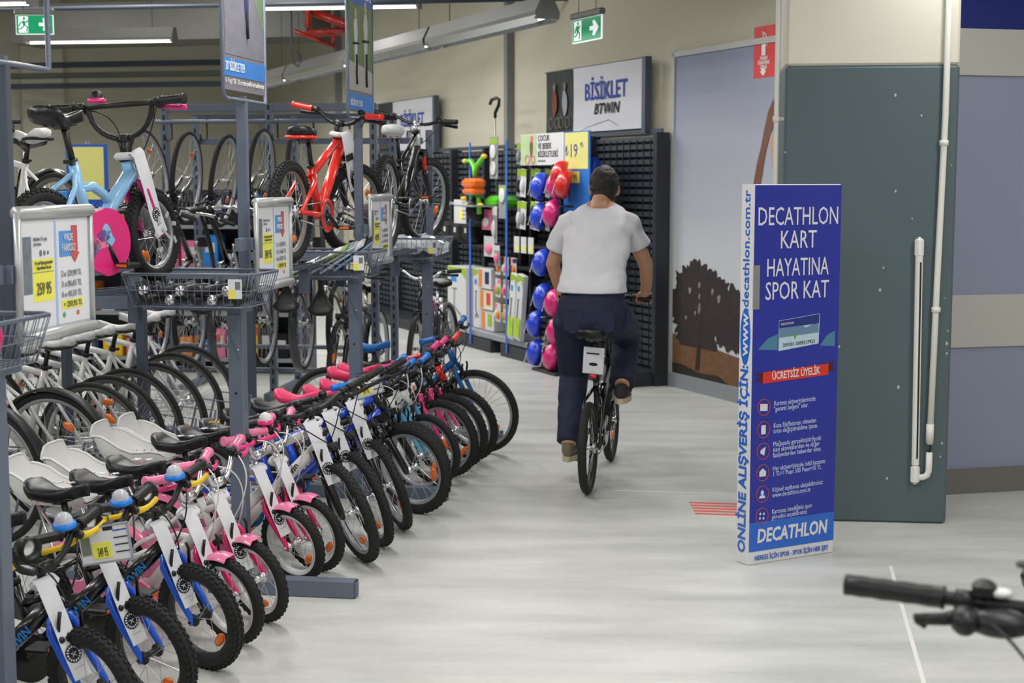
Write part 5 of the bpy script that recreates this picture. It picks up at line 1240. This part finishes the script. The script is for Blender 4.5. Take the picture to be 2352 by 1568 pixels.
def gthing(name, x, y, z): return empty(name, GP(x, y, z), WANG)
# signs over the gondola
t = gthing('hanging_sign', -.68, -.10, 1.82)
obj('sign_board', MB().box((.46, 0, .14), (.92, .012, .28)), plain('sign_white', 232, 232, 232, .6), t)
ph = obj('photo_print', MB().box((.18, -.007, .14), (.35, .003, .27)), mat('meadow_print', srgb(190, 214, 160), .7, noise_amt=.25, noise_scale=9), t)
obj('printed_child', MB().prism(blob(.24, .15, .035, .07, 14, .2), 'y', -.011, -.008).prism(blob(.25, .235, .03, .03, 12, .1), 'y', -.012, -.008, 1).tube([(.16+.045*math.cos(q*PI/6), -.010, .05+.04*math.sin(q*PI/6)) for q in range(12)], .006, 4, True, 1).tube([(.28+.04*math.cos(q*PI/6), -.010, .05+.036*math.sin(q*PI/6)) for q in range(12)], .006, 4, True, 1), [plain('child_brown', 120, 86, 70, .7), plain('child_pink', 226, 110, 150, .7)], ph)
text('sign_lettering', 'ÇOCUK\nVE BEBEK\nBİSİKLETLERİ', .075, M_INK, t, VERT(.385, -.009, .165), width=.42, align='LEFT', line=.95)
text('sign_small_print', 'AKSESUARLARI', .028, M_GREYINK, t, VERT(.385, -.009, .035), width=.16, align='LEFT')
tag(t, 'white sign with child photo and text hanging over the gondola', 'sign')
t = gthing('price_sign', .24, -.10, 1.40)
obj('sign_board', MB().box((.25, 0, .35), (.50, .012, .70)), plain('sign_blue', 46, 124, 214, .5), t)
obj('price_sheet', MB().box((.25, -.008, .535), (.45, .003, .31)), plain('sheet_yellow', 238, 234, 140, .7), t)
text('price_lettering', '19', .16, M_BLUEINK, t, VERT(.20, -.011, .53), width=.13)
text('price_lettering', '95', .06, M_BLUEINK, t, VERT(.36, -.011, .58), width=.06)
text('price_lettering', '₺', .12, M_BLUEINK, t, VERT(.07, -.011, .53))
obj('small_sheet', MB().box((.21, -.008, .31), (.20, .003, .10)), M_PRICE, t)
text('price_lettering', '9 95', .06, M_INK, t, VERT(.21, -.011, .31), width=.12)
obj('hanger_wire', MB().tube([(.25, 0, .70), (.25, .3, .8), (.25, .5, .7)], .004, 5), M_STEEL, t)
tag(t, 'blue price sign with a yellow sheet reading 19 beside the rider\'s head', 'sign')
# helmets
def helmet_mesh():
    mb = MB(); rows = []; n = 20
    for j in range(8):
        th = PI*.5*j/7
        rows.append([(.10*math.sin(th)*math.cos(q*2*PI/n)*(1+.1*math.cos(4*PI*q/n)), -.10*math.cos(th)-.0, .125*math.sin(th)*math.sin(q*2*PI/n)) for q in range(n)])
    rows.append([(p[0]*.94, .035, p[2]*.94) for p in rows[-1]]); mb.rings(rows); return mb.mesh('shell')
hmesh = helmet_mesh()
def helmet(x, y, z, m, label, grp, tilt=0.):
    t = gthing('bike_helmet', x, y, z); t.rotation_euler = (R(-12), R(tilt), WANG+R(-28))
    me = cached(('helmet', m.name), lambda: hmesh.copy())
    sh = obj('shell', me, m, t)
    obj('vent', MB().ball((.035, -.085, .03), (.01, .012, .03), 8, 5).mesh('vent'), M_INK, sh)
    for s in (-1, 0, 1): obj('vent', MB().ball((s*.04, -.088+.01*abs(s), .05-.02*abs(s)), (.008, .014, .028), 8, 5), M_INK, sh)
    text('helmet_lettering', 'btwin', .04, M_TXTW, sh, T(.035, -.094, -.055) @ RZ(R(20)) @ RX(PI/2) @ RZ(R(78)), width=.09)
    obj('strap', MB().tube([(-.08, .03, -.02), (0, .06, -.13), (.08, .03, -.02)], .006, 6), M_BLACK, t)
    tag(t, label, 'helmet', grp)
M_HB = paint('helmet_blue', 36, 74, 216); M_HP = paint('helmet_pink', 222, 36, 124); M_HR = paint('helmet_red', 220, 40, 36)
hl = [(-.44, 1.60, 'b'), (-.44, 1.34, 'b'), (-.40, .93, 'b'), (-.38, .63, 'b'), (-.52, .38, 'b'), (-.52, .11, 'b'), (-.10, 1.62, 'p'), (.06, 1.62, 'r'), (-.18, 1.37, 'p'), (-.14, .60, 'p'), (-.10, .36, 'p'), (-.18, .10, 'p'), (-.02, 1.70, 'r')]
for k, (x, z, c) in enumerate(hl):
    # hung on long prongs in front of the gondola end
    helmet(x+.46, -.22, z+.03 if z > .2 else .15, {'b': M_HB, 'p': M_HP, 'r': M_HR}[c], {'b': 'blue child helmet hanging at the end of the gondola', 'p': 'pink child helmet hanging at the end of the gondola', 'r': 'red child helmet hanging just below the blue price sign'}[c], {'b': 'blue helmets', 'p': 'pink helmets', 'r': 'red helmets'}[c]+' on the gondola end', (k % 3-1)*8)
ps = empty('helmet_stand', GP(.20, -.10, 0), WANG)
obj('stand_post', MB().box((0, 0, .9), (.035, .035, 1.8)), M_GRIDD, ps); obj('stand_base', MB().bbox((0, 0, .012), (.5, .36, .024), .005), M_GRIDD, ps)
for z in (.2, .44, .70, 1.0, 1.42, 1.68):
    for s in (-1, 1): obj('prong', MB().tube([(s*.14, 0, z+.04), (s*.14, -.14, z+.04)], .005, 6), M_STEEL, ps)
    obj('cross_bar', MB().box((0, 0, z+.04), (.5, .015, .02)), M_GRIDD, ps)
tag(ps, 'dark floor stand with prongs carrying the helmets', 'stand')
for k in range(2):
    sack('glove_pack', ['blue and black knee pad pack beside the rider\'s head', 'blue and black knee pad pack, outer of the two'][k], 'pack', -1.02+.17*k, -.32, 1.72, (.13, .12, .34), mat('blue_pad', srgb(28, 60, 190), .5))
# blister cards
def blister(x, y, z, w, h, top, body, prod, label, grp, tilt=0.):
    t = gthing('blister_pack', x, y, z); t.rotation_euler = (0, R(tilt), WANG)
    obj('card', MB().box((0, 0, 0), (w, .004, h)), body, t)
    obj('header', MB().box((0, -.0025, h*.36), (w*.98, .002, h*.24)), top, t)
    obj('product_bubble', MB().ball((0, -.012, -h*.12), (w*.32, .022, h*.24), 10, 6), prod, t)
    obj('peg', MB().tube([(0, -.01, h*.46), (0, .1, h*.46)], .004, 5), M_STEEL, t)
    tag(t, label, 'blister pack', grp)
P_G = plain('pack_green', 150, 186, 40, .5); P_W = plain('pack_white', 214, 214, 214, .5); P_S = plain('pack_grey', 150, 150, 158, .4); P_P = plain('pack_pink', 240, 120, 160, .5); P_O = plain('pack_orange', 236, 140, 50, .5); P_N = plain('pack_navy', 30, 40, 90, .5)
for r_, (z, hh) in enumerate(((1.93, .2), (1.66, .26), (1.36, .26))):
    for k in range(5):
        x = -.90+.155*k
        blister(x, -.02-.03*(k % 2), z, .12, hh, P_G, P_W if k % 2 else P_S, (P_S, M_INK, P_W)[(k+r_) % 3], 'green-headed blister pack on the %s row of the gondola' % ('top', 'middle', 'third')[r_], 'green-headed packs, %s row' % ('top', 'middle', 'third')[r_], 6)
for k in range(2):
    t = gthing('mirror_pack', -1.38+.22*k, -.08, 1.90-.42*k)
    obj('card', MB().box((0, 0, 0), (.20, .005, .40-.08*k)), P_S, t); obj('header', MB().box((0, -.003, .16-.04*k), (.19, .002, .05)), P_G, t)
    for q in range(2-k): obj('mirror_disc', MB().lathe([(0, 0), (.066, 0), (.07, -.012), (.06, -.016), (0, -.018)], 20, c=(0, -.004, .06-.16*q), M=RX(PI/2).to_3x3().inverted()), M_ALU if False else M_WPLAST, t)
    tag(t, ['pack of two round white mirrors beside the toy tricycle', 'pack with one round white mirror between the blue strips'][k], 'pack')
for k, (x, z, w, h_, a, b_, c, lb) in enumerate(((-1.56, 1.26, .24, .20, P_P, P_P, P_W, 'pink packaged toy on the gondola'), (-1.5, 1.0, .26, .20, P_W, P_W, P_P, 'white card with a pink ring on the gondola'), (-1.36, 1.22, .12, .36, P_W, P_S, P_W, 'white hanging pack next to the pink toy'), (-1.3, .92, .13, .2, P_W, P_S, P_P, 'grey pack with pink bubble below the white card'))):
    blister(x, -.08, z+.04, w, h_, a, b_, c, lb, None)
for k in range(3):
    t = gthing('price_label', -.74+.16*k, -.12, 1.09)
    obj('label_card', MB().box((0, 0, 0), (.12, .004, .15)), P_W, t); obj('price_print', MB().box((.01, -.003, -.035), (.06, .002, .05)), M_PRICE, t)
    tag(t, 'white shelf price card with yellow square in the row under the packs', 'price card', 'price cards in a row under the packs')
t = gthing('price_label', -2.12, -.14, 1.37)
obj('label_card', MB().box((0, 0, 0), (.33, .006, .24)), P_W, t); obj('price_print', MB().box((.03, -.004, -.03), (.09, .002, .1)), M_PRICE, t)
for k in range(5): obj('rule_line', MB().box((.11, -.004, .09-k*.04), (.09, .002, .01)), M_GREYINK, t)
obj('clip', MB().bbox((.1, 0, .135), (.12, .03, .035), .008), M_YEL, t)
tag(t, 'white price card under a yellow clip next to the blue strip', 'price card')
# small hanging toys: rows of bells, horns, streamers
for r_, (z, cols, lab) in enumerate(((.86, (P_P, P_N, P_O, P_W), 'upper'), (.64, (P_W, P_P, P_G, P_P, M_HR), 'middle'), (.40, (P_P, P_W, P_O, P_G), 'lower'))):
    for k in range(6):
        blister(-1.42+.095*k, -.03-.02*(k % 2), z, .08, .18, cols[k % len(cols)], P_W, cols[(k+1) % len(cols)], 'small bright toy pack on the %s row between the blue strips' % lab, 'small toy packs, %s row' % lab)
for k in range(3):
    x = -1.86+.0*k; z = .30+.22*k
    t = gthing('toy_box', -1.70, -.02-.015*k, .19+.21*k)
    obj('carton', MB().bbox((0, .08, .10), (.34, .16, .20), .004), (P_W, plain('box_cream', 226, 220, 190, .6), P_W)[k], t)
    obj('picture', MB().box((-.10, -.002, .10), (.08, .003, .17)), P_O, t); obj('picture', MB().box((.07, -.002, .11), (.10, .003, .12)), (P_G, M_HR, P_N)[k], t)
    tag(t, ['lowest', 'middle', 'topmost'][k]+' of three white and orange toy cartons stacked by the blue strip', 'box')
def tallbox(x, y, z, w, h_, d, label, ang=0):
    t = gthing('product_box', x, y, z); t.rotation_euler = (0, R(ang), WANG)
    obj('carton', MB().bbox((0, d/2, h_/2), (w, d, h_), .004), P_W, t)
    obj('corner_print', MB().prism([(-w/2+.005, h_-.08), (-w/2+.005, h_-.005), (w/2-.005, h_-.005), (w/2-.005, h_-.12), (w*.2, h_-.04)], 'y', -.003, -.001), P_G, t)
    obj('logo_print', MB().box((-w*.15, -.002, h_*.78), (w*.3, .002, .05)), M_TXTB, t)
    obj('scooter_print', MB().tube([(-w*.1, -.002, h_*.62), (-w*.12, -.002, h_*.3), (w*.22, -.002, h_*.18)], .008, 5).tube([(-w*.22, -.002, h_*.62), (w*.02, -.002, h_*.62)], .006, 5).ball((-w*.14, -.002, h_*.2), (.02, .001, .03), 8, 5), M_GREYINK, t)
    tag(t, label, 'box')
tallbox(-2.46, -.05, .19, .52, .60, .3, 'tall white scooter box with green corner on the bottom shelf')
tallbox(-2.02, .0, .19, .2, .60, .3, 'narrow white box behind the blue strip next to the scooter box')
for k in range(2): tallbox(-.86+.16*k, -.14, .20, .14, .62, .05, ['white box with green base leaning beside the toy packs', 'white box with green base leaning next to the helmets'][k], 9)
for k in range(2):
    o = obj('green_print', MB().box((-.86+.16*k-.02, -.147, .34), (.12, .003, .18)), plain('print_lime', 176, 214, 40, .5), bpy.data.objects['product_box.00%d' % (2+k)] if ('product_box.00%d' % (2+k)) in bpy.data.objects else g)
    o.matrix_parent_inverse = Matrix(); o.matrix_basis = T(.86-.16*k+.02, .147-.006, -.34+.12)
# toy tricycle on its bracket
t = gthing('toy_tricycle', -1.66, -.16, 1.455); TM_G = paint('toy_green', 96, 206, 40); TM_O = paint('toy_orange', 240, 116, 40)
obj('handlebar', MB().tube([(-.24, 0, .42), (-.12, 0, .42), (-.03, 0, .36), (0, 0, .28), (.04, .0, .37), (.2, 0, .45)], [.022, .024, .028, .032, .028, .022], 8), TM_G, t)
for x, z in ((-.27, .42), (.22, .46)): obj('grip', MB().ball((x, 0, z), (.06, .025, .025), 10, 6), M_YEL, t)
obj('front_basket', MB().bbox((.03, -.03, .20), (.30, .16, .10), .03).bbox((.03, -.03, .12), (.28, .15, .06), .02), TM_O, t)
obj('fork', MB().tube([(-.06, 0, -.02), (-.08, 0, .08), (0, 0, .12), (.08, 0, .08), (.10, 0, -.10)], .026, 8), TM_G, t)
obj('front_wheel', MB().lathe([(.0, -.03), (.11, -.03), (.125, 0), (.11, .03), (0, .03)], 20, c=(0, .02, -.06), M=RY(PI/2).to_3x3()), M_BLACK, t)
for x in (-.14, .18): obj('pedal', MB().ball((x, -.02, -.01), (.055, .03, .022), 10, 6), M_YEL, t)
obj('seat', MB().bbox((.2, .2, .02), (.26, .3, .12), .04), TM_G, t)
obj('push_bar', MB().tube([(.06, .2, .1), (.03, .2, .45), (.03, .2, .86)], .008, 6), M_ALU, t)
obj('push_handle', MB().tube([(.03, .2, .84), (.03, .2, .89), (.12, .2, .96), (.13, .2, 1.01), (.06, .2, 1.03), (-.06, .2, 1.02), (-.10, .2, .98)], .017, 8), M_BLACK, t)
obj('bracket', MB().box((0, .12, -.02), (.5, .5, .016)), M_SHELF, t)
tag(t, 'green and orange toy tricycle with a black push handle on the gondola', 'tricycle')
sack('child_seat', 'black child seat on the dark shelf beside the blue strip', 'seat', -3.2, -1.55, 1.26, (.4, .3, .42), M_BAGB)
for k in range(3):
    t = gthing('folded_bag', -2.9+.3*k, .1, 1.04 if k else 1.04); 
    obj('bag_body', MB().bbox((0, 0, .11), (.27, .22, .2), .04), M_BAGB, t); obj('label_patch', MB().box((0, -.112, .13), (.05, .004, .05)), P_W, t)
    tag(t, 'black folded bag on the dark shelf above the white boxes', 'bag', 'black bags above the white boxes')
for k in range(4):
    t = gthing('bottle_pack', -3.28+.12*k, -.05, .18)
    obj('bottle', MB().lathe([(0, 0), (.045, 0), (.048, .16), (.03, .2), (.018, .21)], 14), plain('maroon_plastic', 110, 24, 60, .4), t); obj('bottle_cap', MB().lathe([(.022, .21), (.022, .25), (0, .255)], 12), M_WPLAST, t)
    tag(t, 'maroon drinking bottle with white cap beside the rack', 'bottle', 'maroon bottles on the low shelf')
s_ = gthing('low_shelf', -3.1, 0, 0); obj('shelf_board', MB().box((0, 0, .16), (.75, .4, .03)), M_GRIDD, s_)
for x in (-.35, .35): obj('shelf_leg', MB().box((x, 0, .075), (.04, .36, .15)), M_GRIDD, s_)
tag(s_, 'dark low shelf carrying maroon bottles', 'shelf')

# ------------------------------------------------------------------ shelving far behind the racks
def far_gondola(label, p, ang, L, seed, tops):
    random.seed(seed)
    t = empty('store_shelving', p, ang)
    obj('back_panel', MB().box((0, .22, .8), (L, .03, 1.6)), M_GRIDD, t)
    for s in (-1, 1): obj('upright', MB().box((s*L/2, .1, .8), (.05, .3, 1.6)), M_RACKD, t)
    for z in (.12, .52, .92, 1.28): obj('shelf', MB().box((0, 0, z), (L, .4, .03)), M_SHELF, t)
    tag(t, label, 'shelving')
    pal = [P_W, P_G, P_N, M_YEL, M_TXTB, P_O, P_P, M_BAGB, P_S]
    for z in (.135, .535, .935, 1.295):
        x = -L/2+.08
        while x < L/2-.1:
            w = random.uniform(.08, .2); h_ = random.uniform(.12, .3); c = random.choice(pal)
            b_ = empty('product_carton', Vector(p)+RZ(ang).to_3x3() @ Vector((x+w/2, -.04, z)), ang)
            obj('carton', MB().bbox((0, 0, h_/2), (w*.92, .22, h_), .004), c, b_); obj('carton_label', MB().box((0, -.112, h_*.6), (w*.6, .003, h_*.3)), P_W if c != P_W else random.choice(pal), b_)
            tag(b_, '%s carton among the goods on the shelving behind the racks' % {P_W: 'white', P_G: 'green', P_N: 'navy', M_YEL: 'yellow', M_TXTB: 'blue', P_O: 'orange', P_P: 'pink', M_BAGB: 'black', P_S: 'grey'}[c], 'box', 'cartons on the far shelving, '+c.name.replace('_', ' '))
            x += w+random.uniform(.01, .06)
far_gondola('grey store shelving of small cartons behind the hung bikes', (-3.4, 13.2, 0), R(-8), 3.2, 5, None)
far_gondola('grey store shelving of small cartons at the far end beyond the rack', (-6.0, 14.6, 0), R(-8), 1.6, 8, None)
t = empty('price_board', (-3.42, 12.0, 0), R(-4))
obj('board_pole', MB().tube([(0, .02, 0), (0, .02, 2.0)], .015, 8), M_RACKD, t); obj('board_foot', MB().bbox((0, .02, .01), (.3, .3, .02), .005), M_RACKD, t)
obj('board_sheet', MB().box((0, 0, 1.72), (.34, .012, .5)), plain('sheet_blue', 40, 96, 200, .5), t); obj('yellow_sheet', MB().box((0, -.008, 1.74), (.28, .003, .42)), plain('sheet_yellow', 238, 234, 140, .7), t)
tag(t, 'blue-edged yellow price board standing behind the sky blue bike', 'sign')
